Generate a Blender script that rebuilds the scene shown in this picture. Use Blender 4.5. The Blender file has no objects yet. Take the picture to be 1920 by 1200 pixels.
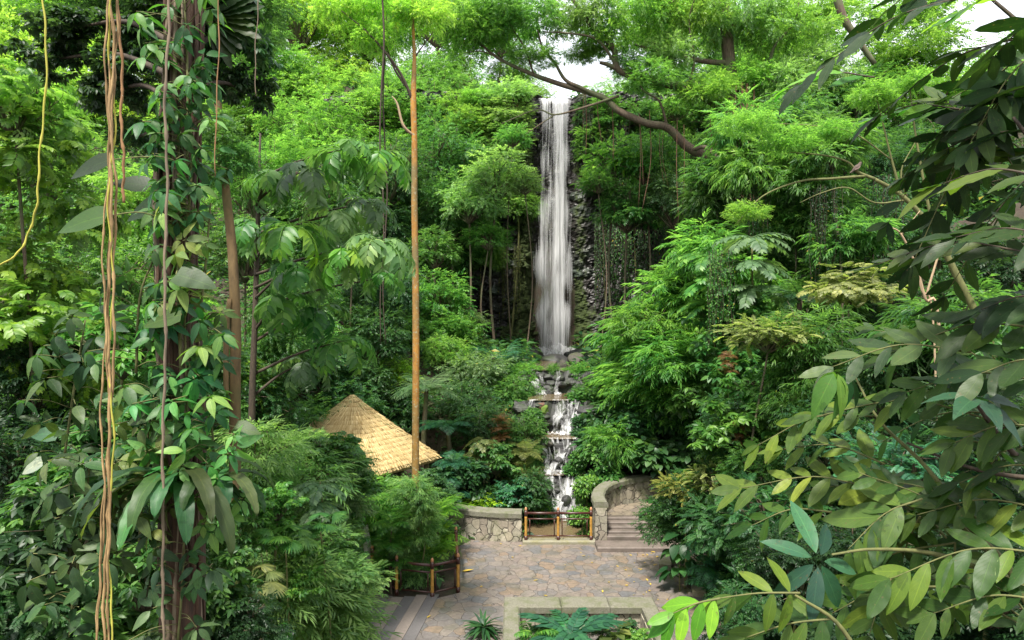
import bpy, math, random
import numpy as np
from mathutils import Vector
R_ = math.radians
rng = np.random.default_rng(7)
random.seed(7)
S = bpy.context.scene
COL = S.collection
CAMZ = 7.4
F = 1280.0

def W(px, py, D):
    return np.array([(px - 960) / F * D, D, CAMZ - (py - 600) / F * D])

# ------------------------------------------------------------------ world / camera / light
world = bpy.data.worlds.new("World"); S.world = world; world.use_nodes = True
wn = world.node_tree.nodes; wl = world.node_tree.links
SUN_EL, SUN_AZ = 62.0, 200.0           # azimuth measured clockwise from +Y
sky = wn.new('ShaderNodeTexSky'); sky.sky_type = 'NISHITA'; sky.sun_disc = False
sky.sun_elevation = R_(SUN_EL); sky.sun_rotation = R_(SUN_AZ)
sky.air_density = 1.0; sky.dust_density = 6.0; sky.ozone_density = 0.6
bg = wn['Background']; bg.inputs['Strength'].default_value = 0.15
tcw = wn.new('ShaderNodeTexCoord'); cn = wn.new('ShaderNodeTexNoise'); cn.inputs['Scale'].default_value = 2.2; cn.inputs['Detail'].default_value = 6
wl.new(tcw.outputs['Generated'], cn.inputs['Vector'])
cr = wn.new('ShaderNodeMapRange'); cr.inputs[1].default_value = .25; cr.inputs[2].default_value = .55; cr.inputs[3].default_value = .55; cr.inputs[4].default_value = .95
wl.new(cn.outputs[0], cr.inputs[0])
cm = wn.new('ShaderNodeMix'); cm.data_type = 'RGBA'; cm.inputs[7].default_value = (3.9, 4.0, 4.2, 1)      # thin bright cloud
wl.new(cr.outputs[0], cm.inputs[0]); wl.new(sky.outputs[0], cm.inputs[6]); wl.new(cm.outputs[2], bg.inputs[0])
sl = bpy.data.lights.new("sun", 'SUN'); sl.energy = 3.4; sl.angle = R_(7); sl.color = (1.0, 0.95, 0.86)
so = bpy.data.objects.new("sun", sl); COL.objects.link(so)
sd = Vector((math.sin(R_(SUN_AZ)) * math.cos(R_(SUN_EL)), math.cos(R_(SUN_AZ)) * math.cos(R_(SUN_EL)), math.sin(R_(SUN_EL))))
so.rotation_euler = (-sd).to_track_quat('-Z', 'Y').to_euler(); so.location = sd * 90
cam = bpy.data.cameras.new("camera"); co = bpy.data.objects.new("camera", cam); COL.objects.link(co)
co.location = (0, 0, CAMZ); co.rotation_euler = (R_(90), 0, 0)
cam.lens = 24; cam.sensor_width = 36; cam.clip_end = 900; cam.clip_start = 0.05
S.camera = co
S.view_settings.view_transform = 'Standard'; S.view_settings.look = 'None'
S.view_settings.exposure = 1.54; S.view_settings.gamma = 1
S.cycles.max_bounces = 8; S.cycles.diffuse_bounces = 3; S.cycles.transmission_bounces = 5
S.cycles.glossy_bounces = 3; S.cycles.transparent_max_bounces = 12
S.cycles.sample_clamp_indirect = 8

# ------------------------------------------------------------------ materials
def mat(name):
    m = bpy.data.materials.new(name); m.use_nodes = True
    nt = m.node_tree; p = nt.nodes['Principled BSDF']
    return m, nt, p
def nd(nt, t, **kw):
    n = nt.nodes.new(t)
    for k, v in kw.items():
        if k.startswith('i_'):
            key = k[2:]
            key = int(key) if key.isdigit() else key.replace('_', ' ')
            n.inputs[key].default_value = v
        else: setattr(n, k, v)
    return n
def ramp(nt, fac, stops):
    r = nt.nodes.new('ShaderNodeValToRGB')
    while len(r.color_ramp.elements) < len(stops): r.color_ramp.elements.new(0.5)
    for e, (p, c) in zip(r.color_ramp.elements, stops): e.position = p; e.color = (*c, 1)
    if fac is not None: nt.links.new(fac, r.inputs[0])
    return r
def mth(nt, op, a, b=None, clamp=False):
    n = nt.nodes.new('ShaderNodeMath'); n.operation = op; n.use_clamp = clamp
    for i, v in enumerate((a, b)):
        if v is None: continue
        if isinstance(v, (int, float)): n.inputs[i].default_value = v
        else: nt.links.new(v, n.inputs[i])
    return n.outputs[0]
def mixc(nt, fac, a, b, mode='MIX'):
    n = nt.nodes.new('ShaderNodeMix'); n.data_type = 'RGBA'; n.blend_type = mode
    for i, v in ((0, fac), (6, a), (7, b)):
        if isinstance(v, (int, float)): n.inputs[i].default_value = v
        elif isinstance(v, tuple): n.inputs[i].default_value = (*v, 1)
        else: nt.links.new(v, n.inputs[i])
    return n.outputs[2]
def bump(nt, p, h, strength=.5, dist=.02):
    b = nd(nt, 'ShaderNodeBump'); b.inputs['Strength'].default_value = strength; b.inputs['Distance'].default_value = dist
    nt.links.new(h, b.inputs['Height']); nt.links.new(b.outputs[0], p.inputs['Normal'])

def leaf_material(name, rough=.42, spec=.5, transl=.36, near=False, under_v=1.35, under_s=.72):
    m, nt, p = mat(name)
    L = nt.links.new
    oi = nd(nt, 'ShaderNodeObjectInfo'); at = nd(nt, 'ShaderNodeAttribute', attribute_name='rnd')
    hsv = nd(nt, 'ShaderNodeHueSaturation')
    h = mth(nt, 'ADD', mth(nt, 'MULTIPLY', at.outputs['Fac'], -.07), .532)
    h = mth(nt, 'ADD', h, mth(nt, 'MULTIPLY', mth(nt, 'SUBTRACT', oi.outputs['Random'], .5), .03))
    v = mth(nt, 'ADD', mth(nt, 'MULTIPLY', mth(nt, 'POWER', at.outputs['Fac'], 1.6), 1.25), .5)
    L(h, hsv.inputs['Hue']); L(v, hsv.inputs['Value']); L(oi.outputs['Color'], hsv.inputs['Color'])
    col = hsv.outputs[0]
    # a few old yellow leaves
    old = mth(nt, 'GREATER_THAN', at.outputs['Fac'], .985)
    col = mixc(nt, mth(nt, 'MULTIPLY', old, .7), col, (.34, .24, .03))
    if near:
        uv = nd(nt, 'ShaderNodeUVMap'); sx = nd(nt, 'ShaderNodeSeparateXYZ'); L(uv.outputs[0], sx.inputs[0])
        av = mth(nt, 'ABSOLUTE', mth(nt, 'SUBTRACT', sx.outputs[1], .5))
        mid = mth(nt, 'LESS_THAN', av, .028)
        w = mth(nt, 'FRACT', mth(nt, 'MULTIPLY', mth(nt, 'SUBTRACT', sx.outputs[0], mth(nt, 'MULTIPLY', av, .55)), 9.0))
        side = mth(nt, 'LESS_THAN', mth(nt, 'ABSOLUTE', mth(nt, 'SUBTRACT', w, .5)), .055)
        vein = mth(nt, 'MAXIMUM', mid, mth(nt, 'MULTIPLY', side, .45))
        tc = nd(nt, 'ShaderNodeTexCoord')
        n1 = nd(nt, 'ShaderNodeTexNoise', i_Scale=9.0, i_Detail=5.0); L(tc.outputs['Object'], n1.inputs['Vector'])
        n3 = nd(nt, 'ShaderNodeTexNoise', i_Scale=26.0, i_Detail=8.0, i_Roughness=.75); L(tc.outputs['Object'], n3.inputs['Vector'])
        dust = ramp(nt, n3.outputs[0], [(.42, (0, 0, 0)), (.68, (1, 1, 1))])
        col = mixc(nt, mth(nt, 'MULTIPLY', dust.outputs[0], .45), col, mixc(nt, 1.0, col, (1.5, 1.3, 1.15), 'MULTIPLY'))
        col = mixc(nt, mth(nt, 'MULTIPLY', mth(nt, 'GREATER_THAN', n1.outputs[0], .62), .6), col, mixc(nt, 1.0, col, (.5, .55, .6), 'MULTIPLY'))
        blot = ramp(nt, n1.outputs[0], [(.35, (0, 0, 0)), (.7, (1, 1, 1))])
        col = mixc(nt, mth(nt, 'MULTIPLY', blot.outputs[0], .35), col, mixc(nt, 1.0, col, (1.35, 1.2, .8), 'MULTIPLY'))
        n2 = nd(nt, 'ShaderNodeTexNoise', i_Scale=70.0, i_Detail=2.0); L(tc.outputs['Object'], n2.inputs['Vector'])
        sp = mth(nt, 'GREATER_THAN', n2.outputs[0], .69)
        col = mixc(nt, mth(nt, 'MULTIPLY', sp, .5), col, (.10, .07, .03))
        col = mixc(nt, mth(nt, 'MULTIPLY', vein, .5), col, mixc(nt, 1.0, col, (1.9, 1.7, 1.5), 'MULTIPLY'))
        hh = mth(nt, 'ADD', mth(nt, 'MULTIPLY', vein, -1.0), mth(nt, 'MULTIPLY', n1.outputs[0], .6))
        bump(nt, p, hh, .35, .004)
    ge = nd(nt, 'ShaderNodeNewGeometry')                       # the paler underside of a leaf
    under = nd(nt, 'ShaderNodeHueSaturation'); under.inputs['Saturation'].default_value = under_s; under.inputs['Value'].default_value = under_v; L(col, under.inputs['Color'])
    col = mixc(nt, ge.outputs['Backfacing'], col, under.outputs[0])
    L(col, p.inputs['Base Color'])
    p.inputs['Roughness'].default_value = rough; p.inputs['Specular IOR Level'].default_value = spec
    tr = nd(nt, 'ShaderNodeBsdfTranslucent'); L(mixc(nt, 1.0, col, (1.55, 2.0, .6), 'MULTIPLY'), tr.inputs[0])
    mx = nd(nt, 'ShaderNodeMixShader'); mx.inputs[0].default_value = transl
    L(p.outputs[0], mx.inputs[1]); L(tr.outputs[0], mx.inputs[2]); L(mx.outputs[0], nt.nodes['Material Output'].inputs[0])
    return m
M_LEAF = leaf_material('leaf', spec=.3, transl=.42)
M_GLOSS = leaf_material('glossy_leaf', rough=.44, spec=.38, transl=.34)
M_NEAR = leaf_material('large_leaf', rough=.46, spec=.3, transl=.34, near=True, under_v=1.12, under_s=.92)

def bark_material(name, c1, c2, c3=None, vs=(14, 14, 2.5), objcol=False, bumpd=.02):
    m, nt, p = mat(name); L = nt.links.new
    tc = nd(nt, 'ShaderNodeTexCoord'); mp = nd(nt, 'ShaderNodeMapping'); mp.inputs['Scale'].default_value = vs
    L(tc.outputs['Object'], mp.inputs[0])
    n = nd(nt, 'ShaderNodeTexNoise', i_Scale=1.0, i_Detail=7.0, i_Roughness=.65); L(mp.outputs[0], n.inputs['Vector'])
    col = ramp(nt, n.outputs[0], [(.3, c1), (.68, c2)]).outputs[0]
    if c3:
        n2 = nd(nt, 'ShaderNodeTexNoise', i_Scale=.9, i_Detail=4.0); L(tc.outputs['Object'], n2.inputs['Vector'])
        f = ramp(nt, n2.outputs[0], [(.45, (0, 0, 0)), (.62, (1, 1, 1))])
        col = mixc(nt, f.outputs[0], col, c3)
    L(col, p.inputs['Base Color']); p.inputs['Roughness'].default_value = .85
    bump(nt, p, n.outputs[0], .8, bumpd)
    return m
M_BARK = bark_material('bark', (.035, .024, .015), (.14, .10, .065), (.09, .10, .045))
M_BARKRED = bark_material('red_brown_bark', (.016, .008, .005), (.085, .042, .022), None, (16, 16, 2.0), bumpd=.04)
M_BARKYEL = bark_material('yellow_bark', (.20, .085, .014), (.40, .20, .035), (.15, .11, .04), (9, 9, 4), bumpd=.012)
def stain_foot(m):                                     # the lower trunk is browner and mossy, the upper part orange
    nt = m.node_tree; p = nt.nodes['Principled BSDF']; old = p.inputs['Base Color'].links[0].from_socket
    tc = nd(nt, 'ShaderNodeTexCoord'); sx = nd(nt, 'ShaderNodeSeparateXYZ'); nt.links.new(tc.outputs['Object'], sx.inputs[0])
    n = nd(nt, 'ShaderNodeTexNoise', i_Scale=2.5, i_Detail=6.0); nt.links.new(tc.outputs['Object'], n.inputs['Vector'])
    f = mth(nt, 'ADD', mth(nt, 'MULTIPLY', sx.outputs[2], -.11), mth(nt, 'MULTIPLY', n.outputs[0], 1.5)); r = ramp(nt, f, [(-.0, (0, 0, 0)), (.42, (1, 1, 1))])
    sp = nd(nt, 'ShaderNodeTexNoise', i_Scale=14.0, i_Detail=4.0); nt.links.new(tc.outputs['Object'], sp.inputs['Vector'])
    c = mixc(nt, mth(nt, 'MULTIPLY', r.outputs[0], .7), old, (.15, .095, .022))
    c = mixc(nt, ramp(nt, sp.outputs[0], [(.58, (0, 0, 0)), (.66, (1, 1, 1))]).outputs[0], c, (.26, .22, .13)); nt.links.new(c, p.inputs['Base Color'])
stain_foot(M_BARKYEL)
M_BARKTAN = bark_material('tan_bark', (.07, .045, .018), (.17, .11, .042), (.075, .085, .022), (8, 8, 3), bumpd=.01)
M_LIANA = bark_material('liana_bark', (.12, .07, .028), (.36, .24, .105), None, (30, 30, 8), bumpd=.005)
M_LIANAYEL = bark_material('young_liana_bark', (.30, .30, .04), (.42, .38, .06), None, (30, 30, 8), bumpd=.003)
M_LIANARED = bark_material('orange_liana_bark', (.12, .06, .025), (.28, .15, .06), None, (30, 30, 8), bumpd=.003)
M_FIBRE = bark_material('root_fibre', (.10, .075, .05), (.20, .15, .10), None, (30, 30, 6), bumpd=.005)
M_STEM = bark_material('green_stem', (.06, .07, .02), (.14, .14, .045), None, (20, 20, 6), bumpd=.004)
M_TWIG = bark_material('dark_twig', (.02, .014, .010), (.07, .05, .03), None, (30, 30, 8), bumpd=.004)
M_PALE = bark_material('pale_twig', (.22, .15, .09), (.38, .28, .17), None, (30, 30, 8), bumpd=.004)
M_ROOT = bark_material('hanging_root', (.06, .03, .018), (.19, .095, .05), None, (10, 10, 2), bumpd=.01)

# ------------------------------------------------------------------ geometry accumulator
class Geo:
    def __init__(s): s.v = []; s.t = []; s.r = []; s.u = []; s.n = 0
    def add(s, v, t, r=None, u=None):
        v = np.asarray(v, dtype=np.float32).reshape(-1, 3); t = np.asarray(t, dtype=np.int64).reshape(-1, 3)
        s.v.append(v); s.t.append(t + s.n); s.n += len(v)
        s.r.append(np.full(len(t), .5, np.float32) if r is None else np.asarray(r, np.float32))
        s.u.append(np.zeros((len(v), 2), np.float32) if u is None else np.asarray(u, np.float32))
        return s
    def quads(s, v, q):
        q = np.asarray(q).reshape(-1, 4)
        return s.add(v, np.concatenate([q[:, [0, 1, 2]], q[:, [0, 2, 3]]]))
    def mesh(s, name, m, smooth=True, uv=False):
        me = bpy.data.meshes.new(name)
        v = np.concatenate(s.v); t = np.concatenate(s.t)
        me.vertices.add(len(v)); me.vertices.foreach_set('co', v.ravel())
        me.loops.add(t.size); me.loops.foreach_set('vertex_index', t.ravel().astype(np.int32))
        me.polygons.add(len(t)); me.polygons.foreach_set('loop_start', np.arange(0, t.size, 3, dtype=np.int32))
        me.polygons.foreach_set('use_smooth', np.full(len(t), smooth, dtype=bool))
        a = me.attributes.new('rnd', 'FLOAT', 'FACE'); a.data.foreach_set('value', np.concatenate(s.r))
        if uv:
            l = me.uv_layers.new(name='UVMap'); u = np.concatenate(s.u)[t.ravel()]
            l.data.foreach_set('uv', u.ravel())
        me.update(calc_edges=True); me.validate()
        if m: me.materials.append(m)
        return me
    def obj(s, name, m, parent=None, smooth=True, uv=False, color=None, loc=(0, 0, 0)):
        o = bpy.data.objects.new(name, s.mesh(name, m, smooth, uv)); COL.objects.link(o)
        if parent is not None: o.parent = parent
        o.location = loc
        if color: o.color = (*color, 1)
        return o

def nrm(a): return a / np.maximum(np.linalg.norm(a, axis=-1, keepdims=True), 1e-9)
def smooth_path(pts, k=6):
    """Catmull-Rom through pts (any number of columns)."""
    P = np.asarray(pts, float); n = len(P)
    if n < 3: return np.array([P[0] + (P[-1] - P[0]) * t for t in np.linspace(0, 1, k + 1)])
    E = np.vstack([2 * P[0] - P[1], P, 2 * P[-1] - P[-2]]); out = []
    for i in range(1, n):
        p0, p1, p2, p3 = E[i - 1:i + 3]
        for t in np.linspace(0, 1, k, endpoint=False):
            out.append(.5 * ((2 * p1) + (-p0 + p2) * t + (2 * p0 - 5 * p1 + 4 * p2 - p3) * t * t + (-p0 + 3 * p1 - 3 * p2 + p3) * t ** 3))
    out.append(P[-1]); return np.array(out)
def tube(g, pts, rad, sides=7, cap=True, lump=0.0, seed=0):
    P = np.asarray(pts, float); n = len(P); r = np.broadcast_to(np.asarray(rad, float), (n,))
    T = nrm(np.gradient(P, axis=0)); ref = np.array([0.0, 1.0, 0.0]) if abs(T[0][1]) < .9 else np.array([1.0, 0, 0])
    X = nrm(np.cross(T, ref)); Y = np.cross(T, X)
    a = np.linspace(0, 2 * np.pi, sides, endpoint=False)
    rr = r[:, None] * np.ones(sides)
    if lump:
        q = np.random.default_rng(seed); ph = q.uniform(0, 6.28, 5)
        z = np.arange(n)[:, None]
        rr = rr * (1 + lump * (np.sin(3 * a + ph[0] + z * .13) + .7 * np.sin(5 * a + ph[1] - z * .21) + .6 * np.sin(2 * a + ph[2] + z * .37)))
    V = P[:, None, :] + rr[..., None] * (np.cos(a)[None, :, None] * X[:, None, :] + np.sin(a)[None, :, None] * Y[:, None, :])
    idx = np.arange(n * sides).reshape(n, sides); nx = np.roll(idx, -1, axis=1)
    q = np.stack([idx[:-1], nx[:-1], nx[1:], idx[1:]], -1).reshape(-1, 4)
    v = V.reshape(-1, 3); t = np.concatenate([q[:, [0, 1, 2]], q[:, [0, 2, 3]]])
    if cap:
        v = np.vstack([v, P[0], P[-1]]); c0, c1 = n * sides, n * sides + 1
        t = np.concatenate([t, np.stack([np.full(sides, c0), nx[0], idx[0]], -1), np.stack([np.full(sides, c1), idx[-1], nx[-1]], -1)])
    g.add(v, t); return g
def box(g, x0, x1, y0, y1, z0, z1, R=None, o=None):
    v = np.array([[x, y, z] for z in (z0, z1) for y in (y0, y1) for x in (x0, x1)], float)
    if R is not None: v = v @ np.asarray(R).T
    if o is not None: v = v + o
    return g.quads(v, [[0, 2, 3, 1], [4, 5, 7, 6], [0, 1, 5, 4], [2, 6, 7, 3], [0, 4, 6, 2], [1, 3, 7, 5]])

# ---- leaf templates: unit length along +X, normal +Z: (verts, tris, uv)
def tmpl(profile, nseg, fold=.18, curl=.15, wave=0):
    xs = np.linspace(0, 1, nseg + 1); V = []; U = []; T = []
    for i, x in enumerate(xs):
        w = profile(x); z = -curl * x * x
        wz = wave * math.sin(i * 2.3)
        for s in (-1, 0, 1):
            V.append((x, s * w, z + abs(s) * fold * w + s * wz)); U.append((x, .5 + .5 * s))
    for i in range(nseg):
        a = i * 3
        for k in (0, 1): T += [[a + k, a + 3 + k, a + 4 + k], [a + k, a + 4 + k, a + 1 + k]]
    return np.array(V), np.array(T), np.array(U)
def tmpl2(w, fold=.25, curl=.1, at=.45):
    V = np.array([(0, 0, 0), (at, -w, fold * w), (1, 0, -curl), (at, w, fold * w)]); U = np.array([(0, .5), (at, 0), (1, .5), (at, 1)])
    return V, np.array([[0, 1, 2], [0, 2, 3]]), U
ov = lambda w: (lambda x: w * (math.sin(math.pi * min(1, x ** .8)) ** .95 * (1.12 - .35 * x) if 0 < x < 1 else 0.004))
obl = lambda w: (lambda x: w * (math.sin(math.pi * x ** 1.35) ** .7 if 0 < x < 1 else 0.004))
lan = lambda w: (lambda x: w * ((x / .3) ** .8 if x < .3 else max(.003, (1 - (x - .3) / .7)) ** .8))
hea = lambda w: (lambda x: w * (.75 if x == 0 else max(.003, math.cos((x - .22) / .78 * math.pi / 2) ** .8 if x > .22 else .75 + .25 * x / .22)))
TQ = tmpl2(.22); TN = tmpl2(.115, .2, .25, .35); TO = tmpl(ov(.23), 3, .2, .15)
TH = tmpl(hea(.38), 4, .15, .25); ell = lambda w: (lambda x: w * math.sin(math.pi * x ** .92) ** .8 if 0 < x < 1 else .004)
THD = tmpl(ov(.20), 10, .24, .26, .008); TELL = [tmpl(ell(.170), 10, .16, .10, .01), tmpl(ell(.150), 10, .24, .18, .006), tmpl(ell(.182), 10, .10, -.06, .012)]; TOBL = tmpl(obl(.19), 9, .2, .25)
TLAN = tmpl(lan(.085), 4, .2, .3); TSTR = tmpl(lambda x: .095 * (math.sin(math.pi * min(1, .06 + .94 * x)) ** .55 if x < 1 else .004), 16, .25, .0, .012)
def pinna(n=7, w=.13):
    V = [(0, 0, 0)]; T = []; U = [(0, .5)]
    for s in (-1, 1):
        for i in range(n):
            x0 = .02 + i / n * .95; ww = w * (math.sin(math.pi * (.18 + .8 * i / n)) ** .8); b = len(V)
            V += [(x0, 0, 0), (x0 + .11, s * ww, -.01), (x0 + .95 / n * .95, 0, 0)]; U += [(x0, .5)] * 3; T.append([b, b + 1, b + 2] if s < 0 else [b, b + 2, b + 1])
    b = len(V); V += [(0, -.012, 0), (0, .012, 0), (1, 0, 0)]; U += [(0, .5)] * 3; T.append([b, b + 2, b + 1])
    V = np.array(V); V[:, 2] -= .12 * V[:, 0] ** 2
    return V, np.array(T), np.array(U)
TPIN = pinna()

def leaves(g, T, P, X, N, Sz, r=None):
    P = np.asarray(P, float); n = len(P); X = nrm(np.asarray(X, float)); N = np.asarray(N, float)
    Y = nrm(np.cross(N, X)); Z = np.cross(X, Y); Sz = np.broadcast_to(np.asarray(Sz, float), (n,))
    v, t, u = T
    V = P[:, None] + Sz[:, None, None] * (v[None, :, 0:1] * X[:, None] + v[None, :, 1:2] * Y[:, None] + v[None, :, 2:3] * Z[:, None])
    tt = (t[None] + (np.arange(n) * len(v))[:, None, None]).reshape(-1, 3)
    if r is None: r = rng.random(n)
    g.add(V.reshape(-1, 3), tt, np.repeat(r, len(t)), np.tile(u, (n, 1)))

# ---- units: arrays (P, X, N, S) with the twig along +X, up +Z
def U_spray(q, n=10, L=.6, leaf=.14, ang=55, droop=.4):
    t = np.linspace(.12, 1, n); s = np.where(np.arange(n) % 2 == 0, 1, -1)
    a = np.radians(ang) * (1 - .35 * t) + q.normal(0, .15, n); a[-1] = 0
    P = np.stack([t * L, np.zeros(n), -droop * L * t * t * .5], -1)
    X = np.stack([np.cos(a), s * np.sin(a), -.2 - droop * .6 * t + q.normal(0, .2, n)], -1)
    N = np.stack([q.normal(0, .25, n), q.normal(0, .25, n), np.ones(n)], -1)
    return P, X, N, leaf * q.uniform(.75, 1.15, n) * (1 - .2 * t)
def U_whorl(q, n=6, leaf=.22, droop=.45):
    f = np.arange(n) / n * 2 * np.pi + q.normal(0, .12, n); d = droop + q.normal(0, .15, n)
    X = np.stack([np.cos(f) * np.cos(d), np.sin(f) * np.cos(d), -np.sin(d)], -1)
    N = np.stack([np.cos(f) * np.sin(d), np.sin(f) * np.sin(d), np.cos(d)], -1) + q.normal(0, .15, (n, 3))
    return X * leaf * .12, X, N, leaf * q.uniform(.8, 1.1, n)
def arch(L, n, a0, a1):
    t = np.linspace(0, 1, n); a = a0 + (a1 - a0) * t; ds = L / (n - 1)
    x = np.concatenate([[0], np.cumsum(np.cos(a[:-1]) * ds)]); z = np.concatenate([[0], np.cumsum(np.sin(a[:-1]) * ds)])
    return t, a, x, z
def U_pinnate(q, L=.9, pairs=8, leaf=.22, a0=.2, a1=-.9, ang=62, sag=.25, start=.22, env=None):
    t, a, x, z = arch(L, 40, a0, a1); tt = np.linspace(start, 1, pairs)
    P = []; X = []; N = []; Sz = []
    for k, ti in enumerate(tt):
        xi, zi, ai = np.interp(ti, t, x), np.interp(ti, t, z), np.interp(ti, t, a)
        T = np.array([np.cos(ai), 0, np.sin(ai)]); Nn = np.array([-np.sin(ai), 0, np.cos(ai)])
        e = (env(ti) if env else .75 + .5 * math.sin(math.pi * ti)) * leaf
        for s in ((-1, 1) if k < pairs - 1 else (-1, 1, 0)):
            b = math.radians(ang) * (1 - .45 * ti) * s + q.normal(0, .08)
            P.append((xi, 0, zi)); X.append(T * math.cos(b) + np.array([0, math.sin(b), 0]) + Nn * (-sag * q.uniform(.4, 1.4)))
            N.append(Nn + q.normal(0, .16, 3) + np.array([0, -s * .1, 0])); Sz.append(e * q.uniform(.85, 1.1))
    return np.array(P), np.array(X), np.array(N), np.array(Sz)
def frames(X, up):
    X = nrm(X); Y = nrm(np.cross(up, X)); Z = np.cross(X, Y); return np.stack([X, Y, Z], -1)
def put_units(g, T, units, pos, fr, sc, q):
    k = q.integers(0, len(units), len(pos))
    for i, (P, X, N, Sz) in enumerate(units):
        s = np.where(k == i)[0]
        if not len(s): continue
        Rm = fr[s]; ss = sc[s]
        PP = pos[s][:, None] + ss[:, None, None] * np.einsum('uij,lj->uli', Rm, P)
        XX = np.einsum('uij,lj->uli', Rm, X); NN = np.einsum('uij,lj->uli', Rm, N)
        r = np.clip(q.random((len(s), 1)) * .6 + q.random((len(s), len(P))) * .4, 0, 1)
        leaves(g, T, PP.reshape(-1, 3), XX.reshape(-1, 3), NN.reshape(-1, 3), (ss[:, None] * Sz[None]).ravel(), r.ravel())

# ------------------------------------------------------------------ plant prototypes (crown centred on the origin, radius R)
PROTO = {}
def crown_proto(key, seed, R, rz, ncl, upc, cr, units_fn, T, m, flat=.6, drop=-.25, usc=(.8, 1.2), bias=.45, low=-.55, limbs=True, limb_r=.03):
    q = np.random.default_rng(seed); g = Geo()
    d = nrm(q.normal(size=(ncl * 3, 3))); d = d[d[:, 2] > low][:ncl]; ncl = len(d)
    C = d * (q.random((ncl, 1)) ** bias) * np.array([R - cr * .7, R - cr * .7, max(.05, rz - cr * .5)])
    n = ncl * upc; ci = np.repeat(np.arange(ncl), upc)
    u = nrm(q.normal(size=(n, 3)) + np.array([0, 0, .25])); csz = np.repeat(q.uniform(.65, 1.25, ncl), upc)
    pos = C[ci] + u * (cr * csz)[:, None] * np.array([1, 1, flat]) * q.uniform(.35, 1, (n, 1))
    X = nrm(u * np.array([1, 1, .45]) + .6 * C[ci] / R + np.array([0, 0, drop]) + q.normal(0, .3, (n, 3)))
    fr = frames(X, np.array([0, 0, 1.0]) + q.normal(0, .25, (n, 3)))
    units = [units_fn(q) for _ in range(5)]
    put_units(g, T, units, pos, fr, q.uniform(*usc, n), q)
    me = g.mesh('foliage', m)
    lm = None
    if limbs:
        gl = Geo(); root = np.array([0, 0, -rz * .75])
        for c in C[:min(ncl, 26)]:
            mid = root * .45 + c * .55 + np.array([0, 0, .1 * R]) + q.normal(0, .06 * R, 3)
            pth = smooth_path([root, mid, c * .95], 4); tube(gl, pth, np.linspace(limb_r * R, limb_r * R * .2, len(pth)), 5)
            for _ in range(2):
                e = c + q.normal(0, cr * .6, 3); p2 = smooth_path([mid, (mid + e) / 2 + q.normal(0, .05 * R, 3), e], 3)
                tube(gl, p2, np.linspace(limb_r * R * .35, limb_r * R * .1, len(p2)), 4)
        lm = gl.mesh('limbs', M_BARK)
    PROTO.setdefault(key, []).append(dict(R=R, rz=rz, fol=me, limbs=lm))

def rosette_proto(key, seed, R, nf, unit_fn, T, m, el=(.1, 1.1), stalk=True, a0a=(.9, .1)):
    q = np.random.default_rng(seed); fr_meshes = []
    for k in range(4):                               # four different fronds
        g = Geo(); P, X, N, Sz, ra = unit_fn(q); leaves(g, T, P, X, N, Sz, np.clip(.35 + q.normal(0, .2, len(P)), 0, .97))
        if stalk: tube(g, ra, np.linspace(.012, .004, len(ra)) * R, 4)
        fr_meshes.append(g.mesh('frond', m))
    lay = []
    for i in range(nf):
        lay.append((i % 4, i * 2.39996 + q.normal(0, .15), q.uniform(*el) * (1 if i % 3 else .6), q.uniform(.8, 1.1)))
    PROTO.setdefault(key, []).append(dict(R=R, rz=R * .5, fronds=fr_meshes, lay=lay))
def frond_fn(L, pairs, leaf, a0, a1, ang, sag, start=.12, env=None):
    def f(q):
        aa0, aa1 = a0 + q.normal(0, .08), a1 + q.normal(0, .15)
        P, X, N, Sz = U_pinnate(q, L, pairs, leaf, aa0, aa1, ang, sag, start, env)
        t, a, x, z = arch(L, 10, aa0, aa1)
        return P, X, N, Sz, np.stack([x, 0 * x, z], -1)
    return f

for sd_ in (1, 2, 3):
    crown_proto('fine', sd_, 5.0, 4.2, 70, 34, 1.25, lambda q: U_spray(q, 9, .75, .25, 55, .5), TQ, M_LEAF)
    crown_proto('leafy', 10 + sd_, 2.4, 2.1, 46, 26, .65, lambda q: U_spray(q, 9, .42, .17, 58, .5), TO, M_LEAF)
    crown_proto('bamboo', 20 + sd_, 1.5, 1.2, 40, 15, .45, lambda q: U_spray(q, 8, .45, .29, 42, .7), TN, M_LEAF, drop=-.1)
    crown_proto('lance', 120 + sd_, 1.5, 1.2, 34, 13, .45, lambda q: U_spray(q, 8, .5, .33, 45, .6), tmpl(lan(.085), 3, .2, .25), M_LEAF, drop=-.1)
    crown_proto('palmate', 30 + sd_, 1.5, 1.3, 30, 9, .42, lambda q: U_whorl(q, 7, .25, .5), TO, M_GLOSS)
    crown_proto('heart', 40 + sd_, 1.3, 1.0, 34, 34, .45, lambda q: U_whorl(q, 2, .22, .55), TH, M_GLOSS, drop=0.1)
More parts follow.
